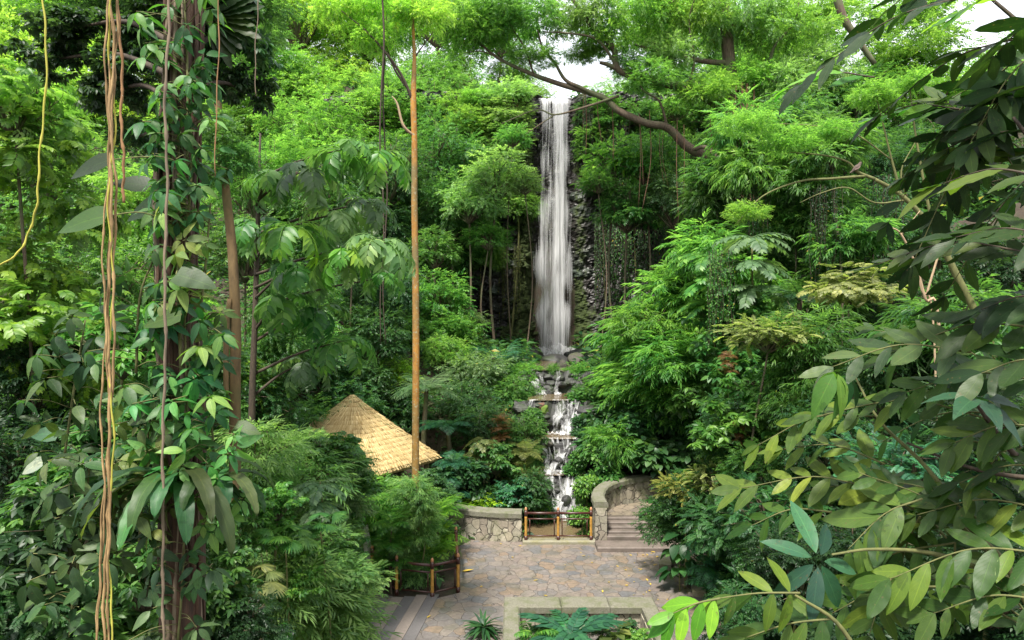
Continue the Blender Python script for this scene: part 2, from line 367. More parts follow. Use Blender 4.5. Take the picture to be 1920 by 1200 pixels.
for sd_ in (1, 2):
    crown_proto('lacy', 50 + sd_, 3.2, 2.0, 70, 17, .62, lambda q: U_spray(q, 10, .5, .18, 62, .4), tmpl2(.27), M_LEAF, flat=.5, drop=-.15, limb_r=.008)
    crown_proto('pinnate', 60 + sd_, 2.0, 1.7, 20, 10, .55, lambda q: U_pinnate(q, .85, 7, .24, .25, -1.0, 60, .3), TO, M_GLOSS, drop=-.1, limb_r=.02)
    crown_proto('feather', 70 + sd_, 1.8, 1.3, 26, 16, .5, lambda q: U_pinnate(q, .6, 11, .11, .2, -.6, 66, .15), TQ, M_LEAF, drop=-.05)
    rosette_proto('fern', 80 + sd_, 1.1, 13, frond_fn(1.15, 20, .28, .7, -.9, 75, .1, .1, lambda t: 1.15 * math.sin(math.pi * min(1, .12 + .88 * t) ** .8) + .05), TPIN, M_LEAF)
    rosette_proto('treefern', 84 + sd_, 1.7, 18, frond_fn(1.8, 24, .42, .55, -.8, 75, .12, .1, lambda t: 1.1 * math.sin(math.pi * min(1, .12 + .88 * t) ** .8) + .05), TPIN, M_LEAF, el=(.0, .8))
    rosette_proto('palm', 88 + sd_, 1.5, 14, frond_fn(1.6, 22, .42, .9, -.7, 58, .25, .15), TLAN, M_GLOSS, el=(.0, .8))
    rosette_proto('frondtree', 92 + sd_, 1.2, 11, frond_fn(1.2, 9, .30, .35, -.55, 66, .22, .2), TO, M_GLOSS, el=(-.2, .5))
    rosette_proto('bigpinnate', 130 + sd_, 1.2, 12, frond_fn(1.15, 6, .40, .45, -1.15, 62, .28, .3), tmpl(ov(.2), 4, .2, .2), M_GLOSS, el=(-.5, .5))
    rosette_proto('ginger', 96 + sd_, 1.3, 10, frond_fn(1.4, 9, .40, 1.2, .2, 45, .25, .15), TLAN if sd_ == 1 else TO, M_GLOSS, el=(.0, .5))
    rosette_proto('sword', 100 + sd_, .9, 46, lambda q: (np.zeros((1, 3)), np.array([[1, 0, 0]]), np.array([[0, .2, 1]]), np.array([.95]), np.array([[0, 0, 0], [.1, 0, 0]])), tmpl(lan(.10), 5, .2, .35), M_GLOSS, el=(.3, 1.3), stalk=False)
def fan_unit(q):
    n = 22; f = np.linspace(-2.1, 2.1, n); P = np.tile([.55, 0, .25], (n, 1)).astype(float)
    X = np.stack([np.cos(f), np.sin(f), -.15 - .1 * np.abs(f)], -1); N = np.tile([-.2, 0, 1.0], (n, 1)) + q.normal(0, .1, (n, 3))
    return P, X, N, np.full(n, .55) * (1 - .06 * np.abs(f)), np.array([[0, 0, 0], [.3, 0, .16], [.55, 0, .25]])
rosette_proto('fan', 110, 1.0, 11, fan_unit, tmpl(lan(.10), 4, .3, .2), M_GLOSS, el=(.0, .9))
def broad_unit(q):
    return (np.array([[.45, 0, .35]]), np.array([[.9, 0, -.45]]), np.array([[.4, q.normal(0, .15), 1]]), np.array([.62]), np.array([[0, 0, 0], [.25, 0, .22], [.45, 0, .35]]))
rosette_proto('broad', 111, 1.0, 13, broad_unit, tmpl(hea(.36), 6, .2, .25), M_GLOSS, el=(-.1, .9))

# ------------------------------------------------------------------ terrain height
def sstep(a, b, x):
    t = np.clip((x - a) / (b - a), 0, 1); return t * t * (3 - 2 * t)
def stream_x(y): return np.interp(y, [22, 26, 30, 34, 48], [1.5, 2.0, 2.2, 2.0, 3.0])
def gz(x, y):
    x = np.asarray(x, float); y = np.asarray(y, float)
    b = np.interp(y, [0, 23.6, 26, 28.5, 30.5, 33.5, 36, 49], [0, 0, 1.0, 1.9, 3.2, 4.6, 4.75, 4.9])
    dx = np.abs(x - stream_x(y))
    chan = (1 - sstep(.9, 2.0, dx)) * sstep(23.0, 23.6, y) * (1 - sstep(33, 36, y))
    b = b - chan * np.interp(y, [23, 26, 30, 34], [.55, 1.7, 1.9, 1.3])
    b = b + sstep(2.5, 16, dx) * np.interp(y, [22, 30, 49], [0, 2.2, 9])
    hut = 1 - sstep(3.6, 6.0, np.hypot(x + 5.85, y - 25)); b = b * (1 - hut) + .1 * hut
    b = b + np.clip(.32 * (x - 6.2), 0, 7) * (1 - sstep(30, 44, y)) + np.clip(.22 * (-8 - x), 0, 6) * (1 - sstep(30, 44, y))
    far = sstep(49.4, 50.6, y) * (1 - sstep(13, 15, np.abs(x - 1))) + sstep(40, 60, y) * sstep(12, 15, np.abs(x - 1))
    b = b * (1 - far) + (23.3 + .04 * np.maximum(0, y - 50)) * far
    pl = sstep(5.2, 6.6, np.abs(x - 1)) * 0
    land = (x > 2.6) & (x < 8.5) & (y > 21.6) & (y < 26.2)
    b = np.where(land, np.minimum(b, .0), b)
    return b
def g1(x, y): return float(gz(x, y))

def tag(o, label, cat, group=None, kind=None):
    if label: o['label'] = label
    if cat: o['category'] = cat
    if group: o['group'] = group
    if kind: o['kind'] = kind
    return o
def empty(name, loc=(0, 0, 0)):
    o = bpy.data.objects.new(name, None); COL.objects.link(o); o.location = loc; o.empty_display_size = .1; return o
def child(name, me, parent, loc=(0, 0, 0), rot=(0, 0, 0), sc=(1, 1, 1), color=None):
    o = bpy.data.objects.new(name, me); COL.objects.link(o); o.parent = parent; o.location = loc; o.rotation_euler = rot; o.scale = sc
    if color: o.color = (*color, 1)
    return o

PAL = {
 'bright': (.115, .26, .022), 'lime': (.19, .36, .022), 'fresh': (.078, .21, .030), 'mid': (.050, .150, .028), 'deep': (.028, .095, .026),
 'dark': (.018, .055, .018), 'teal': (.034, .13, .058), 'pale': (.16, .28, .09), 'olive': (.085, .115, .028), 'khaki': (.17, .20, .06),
 'yellow': (.20, .23, .05), 'brown': (.20, .10, .04), 'soft': (.115, .225, .065), 'grey': (.10, .175, .075),
}
_pc = [0]
def plant(name, kind, px, py, D, rpx, color, label, cat, asp=1.0, group=None, trunk=M_BARK, tr=None, rot=None):
    """A plant whose crown is centred where it stands: crown, limbs and a stem that reaches the ground."""
    _pc[0] += 1; q = np.random.default_rng(1000 + _pc[0])
    pr = PROTO[kind][_pc[0] % len(PROTO[kind])]
    c = W(px, py, D); s = rpx * D / F / pr['R']; sz = s * asp
    base = np.array([c[0], c[1] + q.normal(0, .15), g1(c[0], c[1])]); e = empty(name, base); tag(e, label, cat, group)
    rel = c - base; rz = q.uniform(0, 6.28) if rot is None else rot
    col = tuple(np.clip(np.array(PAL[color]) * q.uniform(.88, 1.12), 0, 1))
    wood = 'fol' in pr
    if wood:
        child('crown', pr['fol'], e, rel, (0, 0, rz), (s, s, sz), col)
        if pr['limbs'] and kind != 'lacy': child('limbs', pr['limbs'], e, rel, (0, 0, rz), (s, s, sz))
        top = rel + np.array([0, 0, -pr['rz'] * sz * .72]); r0 = tr or max(.02, .022 * pr['R'] * s)
        hz = max(pr['rz'] * sz, .55 * pr['R'] * s); z = rel[2]; k = 0
        while z - 1.15 * hz > .15 * hz and k < (2 if name == 'ridge_tree' else 5) and name not in ('pinnate_tree', 'pale_tree', 'leaning_tree', 'yellow_palm'):   # lower tiers down to the ground
            z -= 1.15 * hz; k += 1; p2 = PROTO[kind][(_pc[0] + k) % len(PROTO[kind])]; j = .5 * pr['R'] * s
            child('crown', p2['fol'], e, (rel[0] + q.normal(0, j), rel[1] + q.normal(0, j) + .1 * j * k, z), (0, 0, q.uniform(0, 6.28)), (s * q.uniform(.7, 1.2),) * 2 + (max(sz, .6 * s),), tuple(np.array(col) * q.uniform(.85, 1.05)))
    else:
        z = rel[2]; k = 0
        while True:
            for (kk, a, el, ls) in pr['lay']:
                child('frond', pr['fronds'][kk], e, (rel[0], rel[1], z), (0, -el + .35, a + rz + k), (s * ls, s * ls, sz * ls), col)
            z -= .62 * pr['R'] * s; k += 1
            if kind not in ('frondtree', 'broad', 'fern', 'ginger') or k > 2 or name == 'pinnate_tree' or z < .3 * pr['R'] * s: break
        top = rel; r0 = tr or .022 * pr['R'] * s * (2.6 if kind in ('treefern', 'palm') else 1)
    if top[2] > .05:
        g = Geo(); m = top * .5 + np.array([q.normal(0, .04), q.normal(0, .04), 0]) * top[2]
        pth = smooth_path([(0, 0, -.15), m, top + np.array([0, 0, .02])], 6)
        tube(g, pth, np.linspace(r0 * 1.5, r0, len(pth)), 7, lump=.06, seed=_pc[0])
        g.obj('trunk' if 'tree' in name else 'stem', trunk if 'tree' in name else M_STEM, e)
    return e

# ================================================================== SETTING
def noise_tex(nt, scale, detail=5, vec=None, rough=.6):
    n = nd(nt, 'ShaderNodeTexNoise', i_Scale=scale, i_Detail=float(detail), i_Roughness=rough)
    if vec is not None: nt.links.new(vec, n.inputs['Vector'])
    return n.outputs[0]
def stone_material(name, scale, stops, mortar, mw=.035, warp=.25, moss=None, rough=.85, wet=0, zs=1.0, bd=.02):
    """Irregular stones: one colour per cell, recessed joints, weathering."""
    m, nt, p = mat(name); L = nt.links.new
    tc = nd(nt, 'ShaderNodeTexCoord'); mp = nd(nt, 'ShaderNodeMapping'); mp.inputs['Scale'].default_value = (1, 1, zs); L(tc.outputs['Object'], mp.inputs[0])
    nz = nd(nt, 'ShaderNodeTexNoise', i_Scale=2.2, i_Detail=3.0); L(mp.outputs[0], nz.inputs['Vector'])
    vm = nd(nt, 'ShaderNodeVectorMath', operation='MULTIPLY_ADD'); L(nz.outputs['Color'], vm.inputs[0]); vm.inputs[1].default_value = (warp,) * 3; L(mp.outputs[0], vm.inputs[2])
    ve = nd(nt, 'ShaderNodeTexVoronoi', feature='DISTANCE_TO_EDGE', i_Scale=scale); L(vm.outputs[0], ve.inputs['Vector'])
    vc = nd(nt, 'ShaderNodeTexVoronoi', feature='F1', i_Scale=scale); L(vm.outputs[0], vc.inputs['Vector'])
    sx = nd(nt, 'ShaderNodeSeparateColor'); L(vc.outputs['Color'], sx.inputs[0])
    base = ramp(nt, sx.outputs[0], stops); base.color_ramp.interpolation = 'CONSTANT'
    n = noise_tex(nt, 9, 8, tc.outputs['Object'], .7); n2 = noise_tex(nt, .7, 4, tc.outputs['Object'])
    c = mixc(nt, .55, base.outputs[0], mixc(nt, 1.0, base.outputs[0], ramp(nt, n, [(.3, (.45, .45, .45)), (.7, (1.5, 1.5, 1.5))]).outputs[0], 'MULTIPLY'))
    c = mixc(nt, .45, c, mixc(nt, 1.0, c, ramp(nt, n2, [(.35, (.5, .5, .52)), (.65, (1.3, 1.28, 1.22))]).outputs[0], 'MULTIPLY'))
    jm = ramp(nt, ve.outputs['Distance'], [(mw * .4, (1, 1, 1)), (mw * 1.4, (0, 0, 0))])
    wob = mth(nt, 'MULTIPLY', jm.outputs[0], ramp(nt, noise_tex(nt, 3.5, 3, tc.outputs['Object']), [(.3, (.35, .35, .35)), (.55, (1, 1, 1))]).outputs[0])
    c = mixc(nt, wob, c, mortar)
    if moss:
        mo = ramp(nt, noise_tex(nt, 1.3, 6, tc.outputs['Object'], .7), [(.5, (0, 0, 0)), (.66, (1, 1, 1))])
        c = mixc(nt, mth(nt, 'MULTIPLY', mo.outputs[0], .75), c, moss)
    L(c, p.inputs['Base Color'])
    if wet:
        L(ramp(nt, n2, [(.4, (rough,) * 3), (.62, (wet,) * 3)]).outputs[0], p.inputs['Roughness'])
    else: p.inputs['Roughness'].default_value = rough
    hh = mth(nt, 'ADD', mth(nt, 'MULTIPLY', wob, -1.2), mth(nt, 'ADD', mth(nt, 'MULTIPLY', n, .5), mth(nt, 'MULTIPLY', sx.outputs[1], .35)))
    bump(nt, p, hh, .8, bd)
    return m
M_PAVE = stone_material('flagstones', 3.0, [(0, (.165, .135, .12)), (.2, (.135, .122, .118)), (.36, (.175, .145, .122)), (.52, (.142, .126, .12)), (.64, (.175, .132, .10)), (.76, (.115, .112, .116)), (.88, (.165, .142, .126))],
                        (.055, .046, .038), .016, .3, (.085, .08, .06), .6, wet=.30, bd=.010)
M_WALL = stone_material('rubble_masonry', 3.4, [(0, (.27, .24, .18)), (.25, (.22, .19, .15)), (.5, (.32, .29, .23)), (.75, (.25, .23, .18))], (.05, .042, .034), .03, .3, (.11, .12, .055), .9, bd=.03)
M_SLATE = stone_material('crazy_paving', 2.6, [(0, (.17, .14, .10)), (.3, (.21, .17, .125)), (.6, (.15, .125, .10))], (.05, .04, .03), .03, .3, None, .75, bd=.015)
def grain_material(name, c1, c2, patch=None, sc=30, rough=.9, bd=.006, patchs=2.0):
    m, nt, p = mat(name); tc = nd(nt, 'ShaderNodeTexCoord')
    n = noise_tex(nt, sc, 8, tc.outputs['Object'], .75); c = ramp(nt, n, [(.3, c1), (.7, c2)]).outputs[0]
    if patch:
        f = ramp(nt, noise_tex(nt, patchs, 6, tc.outputs['Object'], .7), [(.46, (0, 0, 0)), (.62, (1, 1, 1))])
        c = mixc(nt, mth(nt, 'MULTIPLY', f.outputs[0], .8), c, patch)
    nt.links.new(c, p.inputs['Base Color']); p.inputs['Roughness'].default_value = rough; bump(nt, p, n, .7, bd); return m
M_CAP = grain_material('cap_stone', (.085, .080, .058), (.185, .178, .135), (.085, .095, .042), 26, patchs=3.0)
M_KERB = grain_material('kerb_stone', (.15, .14, .10), (.24, .225, .165), (.16, .15, .07), 24)
M_STEPS = grain_material('step_stone', (.085, .068, .058), (.165, .132, .112), (.07, .058, .045), 16, .7)
M_STEPLIGHT = grain_material('pink_strip', (.15, .125, .11), (.21, .175, .15), None, 16, .7)
M_STEPDARK = grain_material('slate_strip', (.085, .08, .08), (.13, .12, .12), None, 16, .6)
M_SOIL = grain_material('soil', (.018, .012, .008), (.05, .035, .022), (.035, .045, .015), 6, 1, .05, .8)
M_ROCK = grain_material('dark_rock', (.010, .010, .011), (.042, .040, .040), (.020, .034, .008), 5, .62, .03, 1.2)
M_MOSSROCK = grain_material('mossy_rock', (.03, .027, .021), (.075, .068, .055), (.05, .075, .010), 8, .85, .02, 1.1)
M_MOSS = grain_material('moss', (.05, .09, .012), (.10, .16, .02), None, 18, 1, .02)

# --- ground: one sheet out to the horizon, finer in the valley
def grid_sheet(xs, ys, zf):
    X, Y = np.meshgrid(xs, ys); Z = zf(X, Y); n, m = X.shape; i = np.arange(n * m).reshape(n, m)
    return np.stack([X, Y, Z], -1).reshape(-1, 3), np.stack([i[:-1, :-1], i[:-1, 1:], i[1:, 1:], i[1:, :-1]], -1).reshape(-1, 4)
def lumpy(X, Y):
    z = gz(X, Y); w = sstep(0, 1.5, np.abs(X - 1.6) - 4.5) + sstep(23.6, 26, Y)
    z = z + np.clip(w, 0, 1) * (.10 * np.sin(X * 2.1 + Y) * np.sin(Y * 1.7 - X * .6) + .05 * np.sin(X * 5.3 - Y * 3.1))
    return z - .03
xs = np.concatenate([np.linspace(-420, -42, 22), np.arange(-40, 40.1, .4), np.linspace(42, 420, 22)])
ys = np.concatenate([np.linspace(-60, -2, 14), np.arange(0, 62, .4), np.linspace(64, 520, 34)])
v, qd = grid_sheet(xs, ys, lumpy)
ground = Geo().quads(v, qd).obj('ground', M_SOIL); tag(ground, None, None, kind='structure')

# --- paved forecourt
pv = Geo(); outline = [(-9, 3), (-9, 15.2), (-4.2, 18.9), (-3.2, 18.25), (-2.1, 18.05), (-1.42, 18.5), (-1.55, 20.6), (-1.85, 23.1), (.3, 22.75), (2.75, 22.7), (5.0, 22.7), (4.75, 21.4), (4.55, 19.9), (4.95, 18.6), (5.3, 17.2), (5.4, 14), (5.4, 3)]
import bmesh
bm = bmesh.new(); f = bm.faces.new([bm.verts.new((x, y, .012)) for x, y in outline]); bmesh.ops.triangulate(bm, faces=bm.faces[:])
me = bpy.data.meshes.new('forecourt_paving'); bm.to_mesh(me); bm.free(); me.materials.append(M_PAVE)
paving = bpy.data.objects.new('forecourt_paving', me); COL.objects.link(paving); tag(paving, None, None, kind='structure')

# --- striped shallow steps lower left (strips run towards the viewer, going down to the left)
st = empty('striped_steps', (-3.3, 16.6, 0)); tag(st, 'shallow striped steps of pale and slate strips under bamboo leaves', 'steps')
for k in range(9):
    x0 = 1.15 - k * .30; g = Geo()
    z1 = .10 - .0 * k
    box(g, x0 - .292, x0, -2.6, 1.9 - .12 * k, -.2, .030 + .006 * (k % 2))
    box_o = g.obj('strip', M_STEPDARK if k % 2 == 0 else M_STEPLIGHT, st, smooth=False)
    box_o.rotation_euler = (0, 0, R_(-6))

# --- walls -------------------------------------------------------------
def path_wall(name, path, thick, h0, h1, label, cap_h=.2, cap_over=.05, body=M_WALL, cap=M_CAP):
    """A wall along a plan path with a rounded coping; heights interpolate along it."""
    P = smooth_path(path, 8) if len(path) > 2 else np.array([np.array(path[0]) + (np.array(path[1]) - np.array(path[0])) * t for t in np.linspace(0, 1, 8)])
    n = len(P); T = nrm(np.gradient(P, axis=0)); Nn = np.stack([-T[:, 1], T[:, 0]], -1); h = np.linspace(h0, h1, n)
    e = empty(name, (P[n // 2][0], P[n // 2][1], 0)); tag(e, label, 'wall'); o = np.array([P[n // 2][0], P[n // 2][1], 0])
    def sweep(prof, m, nm):
        k = len(prof); V = []
        for i in range(n):
            for (a, z) in prof:
                zz = h[i] - cap_h + z if z is not None else -.25
                jx = .012 * math.sin(i * 1.9 + a * 9)
                V.append((P[i][0] + Nn[i][0] * (a + jx), P[i][1] + Nn[i][1] * (a + jx), zz))
        idx = np.arange(n * k).reshape(n, k); nx = np.roll(idx, -1, axis=1)
        g = Geo().quads(V, np.stack([idx[:-1], idx[1:], nx[1:], nx[:-1]], -1).reshape(-1, 4))
        V = np.array(V)
        for row in (idx[0], idx[-1][::-1]):
            g.add(V[row], [[0, j, j + 1] for j in range(1, k - 1)])
        return g.obj(nm, m, e, smooth=False, loc=tuple(-o))
    t = thick / 2; c = t + cap_over
    sweep([(-t, None), (-t, 0), (t, 0), (t, None)], body, 'masonry')
    sweep([(-c, .002), (-c, cap_h - .05), (-c + .05, cap_h), (c - .05, cap_h), (c, cap_h - .05), (c, .002)], cap, 'coping')
    return e
path_wall('stone_wall', [(.33, 22.95), (-.6, 23.02), (-1.5, 23.25), (-2.4, 23.7)], .42, 1.0, 1.04, 'low rubble stone wall with rounded coping, left of the railing')
path_wall('curved_stone_wall', [(2.93, 22.45), (2.95, 23.4), (3.3, 24.55), (4.05, 25.4), (5.1, 25.85), (6.4, 25.95)], .36, 1.42, 1.55, 'curved rubble stone wall with wide coping around the raised landing')
# planter: four walls of one thing
pl = empty('stone_planter', (1.62, 14.6, 0)); tag(pl, 'rectangular stone planter with thick lichen-stained coping in the forecourt', 'planter')
def slab(g, x0, x1, y0, y1, z0, z1, bev=.035):
    v = [(x0, y0, z0), (x1, y0, z0), (x1, y1, z0), (x0, y1, z0), (x0, y0, z1 - bev), (x1, y0, z1 - bev), (x1, y1, z1 - bev), (x0, y1, z1 - bev),
         (x0 + bev, y0 + bev, z1), (x1 - bev, y0 + bev, z1), (x1 - bev, y1 - bev, z1), (x0 + bev, y1 - bev, z1)]
    q = [[3, 2, 1, 0]] + [[i, (i + 1) % 4, 4 + (i + 1) % 4, 4 + i] for i in range(4)] + [[4 + i, 4 + (i + 1) % 4, 8 + (i + 1) % 4, 8 + i] for i in range(4)] + [[8, 9, 10, 11]]
    return g.quads(v, q)
PX0, PX1, PY0, PY1 = -.2, 3.46, 11.5, 16.8
g = Geo(); 
for a in ((PX0 + .07, PX1 - .07, PY1 - .50, PY1 - .06), (PX0 + .07, PX0 + .40, PY0, PY1 - .503), (PX1 - .40, PX1 - .07, PY0, PY1 - .503)): box(g, a[0], a[1], a[2], a[3], -.45, .42)
g.obj('masonry', M_WALL, pl, smooth=False, loc=(-1.62, -14.6, 0))
ycap = [PY0, 12.9, 14.3, PY1 - .585]
spans = [(PX0, 1.17, PY1 - .58, PY1), (1.18, 2.33, PY1 - .58, PY1), (2.34, PX1, PY1 - .58, PY1)]
for a, b in zip(ycap[:-1], ycap[1:]): spans += [(PX0, PX0 + .38, a, b - .006), (PX1 - .38, PX1, a, b - .006)]
for k, a in enumerate(spans):
    g = Geo(); slab(g, a[0], a[1], a[2], a[3], .423, .60 + .006 * math.sin(k * 2.1)); g.obj('coping_block', M_CAP, pl, smooth=False, loc=(-1.62, -14.6, 0))
g = Geo(); box(g, PX0 + .41, PX1 - .41, PY0, PY1 - .51, -.5, -.22); g.obj('planting_soil', M_SOIL, pl, smooth=False, loc=(-1.62, -14.6, 0))

# --- steps and landing on the right
sp = empty('stone_stairs', (4.3, 22.6, 0)); tag(sp, 'low stone stairs rising to a paved landing beside the curved wall', 'stairs')
def slab_o(parent, nm, m, x0, x1, y0, y1, z0, z1, bev=.02):
    g = Geo(); slab(g, x0, x1, y0, y1, z0, z1, bev); o = g.obj(nm, m, parent, smooth=False, loc=tuple(-np.array(parent.location))); return o
slab_o(sp, 'step', M_STEPS, 2.72, 6.6, 21.72, 22.45, -.2, .16, .03)
zz = .16
for k in range(5):
    zz += .075 if k else .13
    slab_o(sp, 'step', M_STEPS, 3.12, 6.6, 22.455 + k * .27, 22.455 + (k + 1) * .27 - .004, -.2, zz, .03)
lg = Geo(); LP = [(3.12, 23.81), (3.3, 24.3), (3.9, 25.1), (5.0, 25.62), (6.6, 25.75), (6.6, 23.81)]
v = [(x, y, zz + .004) for x, y in LP] + [(x, y, -.2) for x, y in LP]
lg.add(v, [[0, 5, 4], [0, 4, 3], [0, 3, 2], [0, 2, 1]]); lg.quads(v, [[i, i + 1, 7 + i, 6 + i] for i in range(5)] + [[5, 0, 6, 11]])
lg.obj('landing', M_SLATE, sp, smooth=False, loc=(-4.3, -22.6, 0))

# --- kerb under the railing
kb = Geo(); slab(kb, .35, 2.78, 22.45, 22.85, -.2, .12, .03)
tag(kb.obj('kerb', M_KERB, smooth=False), None, None, kind='structure')
kb = Geo()
for k, (x, y) in enumerate([(4.62, 20.6), (4.85, 19.6), (5.08, 18.6), (5.28, 17.55)]):
    box(kb, -.18, .18, -.42, .42, -.2, .16 + .02 * (k % 2), np.array([[.97, .22, 0], [-.22, .97, 0], [0, 0, 1]]), np.array([x, y, 0]))
tag(kb.obj('bed_kerb', M_KERB, smooth=False), None, None, kind='structure')

# --- railings
def paint(name, c, rough=.4, var=.3):
    m, nt, p = mat(name); tc = nd(nt, 'ShaderNodeTexCoord'); n = noise_tex(nt, 14, 5, tc.outputs['Object'])
    cc = tuple(np.array(c) * (1 - var)); nt.links.new(ramp(nt, n, [(.35, cc), (.65, c)]).outputs[0], p.inputs['Base Color']); p.inputs['Roughness'].default_value = rough
    bump(nt, p, n, .3, .003); return m
M_BAMBOO = paint('bamboo_yellow', (.50, .27, .055), .4, .35); M_RAIL = paint('dark_red_rail', (.06, .018, .012), .4, .5); M_KNOB = paint('copper_knob', (.42, .20, .09), .35)
def post(parent, p, h):
    r = .043; g = Geo(); p = np.array(p, float)
    zs = [.0, .14, .16, .3, .32, .5, .52, .7, .72, h - .2]; rr = [r, r, r * 1.12, r, r * 1.1, r * .98, r * 1.1, r, r * 1.1, r]
    tube(g, [p + (0, 0, z) for z in zs], rr, 10); o = g.obj('post', M_BAMBOO, parent)
    g = Geo(); tube(g, [p + (0, 0, z) for z in (h - .24, h - .06)], r * 1.28, 10); g.obj('collar', M_RAIL, o); g = Geo(); tube(g, [p + (0, 0, z) for z in (-.06, .13)], r * 1.3, 10); g.obj('collar', M_RAIL, o)
    g = Geo(); z0 = h - .06; tube(g, [p + (0, 0, z0 + a) for a in (0, .03, .07, .10, .115)], [r * .95, r * 1.05, r * .95, r * .55, r * .1], 10); g.obj('finial', M_KNOB, o)
def rail(parent, a, b, r, nm='rail'):
    g = Geo(); tube(g, [np.array(a), (np.array(a) + np.array(b)) / 2, np.array(b)], r, 8); g.obj(nm, M_RAIL, parent)
def railing(label, pts, h, z=0.0):
    e = empty('railing', (pts[0][0], pts[0][1], z)); tag(e, label, 'railing'); o = np.array([pts[0][0], pts[0][1]])
    Q = [np.array([x - o[0], y - o[1], 0]) for x, y in pts]
    for q in Q: post(e, q, h)
    for a, b in zip(Q[:-1], Q[1:]):
        for zz, r in ((h - .15, .042), (h - .34, .024), (.13, .024)): rail(e, a + (0, 0, zz), b + (0, 0, zz), r)
        for t in (.12, .88):
            c = a + (b - a) * t; rail(e, c + (0, 0, .13), c + (0, 0, h - .34), .018, 'bar')
railing('short red and yellow railing across the stream between two stone walls', [(.46, 22.62), (1.53, 22.62), (2.62, 22.62)], 1.03, .12)
railing('bent red and yellow railing around the leafy bed left of the forecourt', [(-3.95, 19.3), (-3.12, 18.45), (-2.13, 18.22), (-1.47, 18.6), (-1.72, 21.0)], 1.0)

# --- thatched hut
def thatch_material():
    m, nt, p = mat('straw'); tc = nd(nt, 'ShaderNodeTexCoord'); at = nd(nt, 'ShaderNodeAttribute', attribute_name='rnd')
    n = noise_tex(nt, 2.2, 5, tc.outputs['Object']); c = ramp(nt, at.outputs['Fac'], [(0, (.36, .25, .11)), (.25, (.48, .36, .17)), (.75, (.58, .45, .23)), (1, (.68, .55, .31))]).outputs[0]
    c = mixc(nt, .5, c, mixc(nt, 1.0, c, ramp(nt, n, [(.3, (.65, .6, .5)), (.7, (1.2, 1.18, 1.1))]).outputs[0], 'MULTIPLY'))
    nt.links.new(c, p.inputs['Base Color']); p.inputs['Roughness'].default_value = .9; p.inputs['Specular IOR Level'].default_value = .2; return m
M_THATCH = thatch_material(); M_POST = bark_material('weathered_timber', (.10, .07, .04), (.22, .16, .09), None, (12, 12, 2))
hc = np.array([-5.85, 25.0, .1]); hut = empty('thatched_hut', hc); tag(hut, 'open hexagonal hut with a golden thatched roof behind the yellow trunk', 'hut')
RA, ZE, ZA = 3.25, 2.35, 4.62; ph = math.atan2(22.2 - 25.0, -4.34 + 5.85)
def hexv(k, r, z): a = ph + k * math.pi / 3; return np.array([r * math.cos(a), r * math.sin(a), z])
g = Geo(); q = np.random.default_rng(5); NR = 17
def prof(t): return ZA + (ZE - ZA) * (t ** .93)
for k in range(6):
    A, B = hexv(k, 1, 0), hexv(k + 1, 1, 0)
    for i in range(NR):
        t0, t1 = i / NR, (i + 1.25) / NR; n = max(10, int(150 * (t1))); 
        s = (np.arange(n) + q.random(n)) / n
        lift = .02 + .035 * q.random(n)
        for sj, lf in zip(s, lift):
            w = .5 * 1.35 / n; 
            d0 = A + (B - A) * (sj - w * .6); d1 = A + (B - A) * (sj + w * .6); dm = A + (B - A) * (sj + q.normal(0, .01))
            tt = min(t1 + q.normal(0, .012), 1.045); r0, r1 = RA * max(.02, t0), RA * tt
            z0, z1 = prof(max(.02, t0)) + .005, prof(min(tt, 1)) + lf - (.10 if tt > 1 else 0)
            b = [d0 * r0 + (0, 0, z0), d1 * r0 + (0, 0, z0), (dm * .4 + d1 * .6) * r1 + (0, 0, z1), (dm * .4 + d0 * .6) * r1 + (0, 0, z1)]
            g.add(b, [[0, 3, 2], [0, 2, 1]], [q.random()] * 2)
rim = [hexv(k, RA * .995, ZE + .02) for k in range(6)]; low = [hexv(k, RA * .95, ZE - .20) for k in range(6)]
v = rim + low + [np.array([0, 0, ZA - .35])]
g.add(v, [[k, 6 + k, (k + 1) % 6] for k in range(6)] + [[(k + 1) % 6, 6 + k, 6 + (k + 1) % 6] for k in range(6)] + [[6 + k, 12, 6 + (k + 1) % 6] for k in range(6)], [.05] * 18)
roof = g.obj('roof', M_THATCH, hut, smooth=False)
for k in range(6):
    g = Geo(); b = hexv(k, RA * .84, 0); tube(g, [b, b + (0, 0, 1.2), b + (0, 0, ZE + .1)], [.11, .1, .09], 9, lump=.05, seed=k); g.obj('post', M_POST, hut)
    g = Geo(); b2 = hexv(k + 1, RA * .84, 0); tube(g, [b + (0, 0, ZE - .12), b2 + (0, 0, ZE - .12)], .06, 7); g.obj('beam', M_POST, hut)
g = Geo(); tube(g, [(0, 0, -.25), (0, 0, .06)], RA * .98, 6); g.obj('floor', M_STEPS, hut, smooth=False)

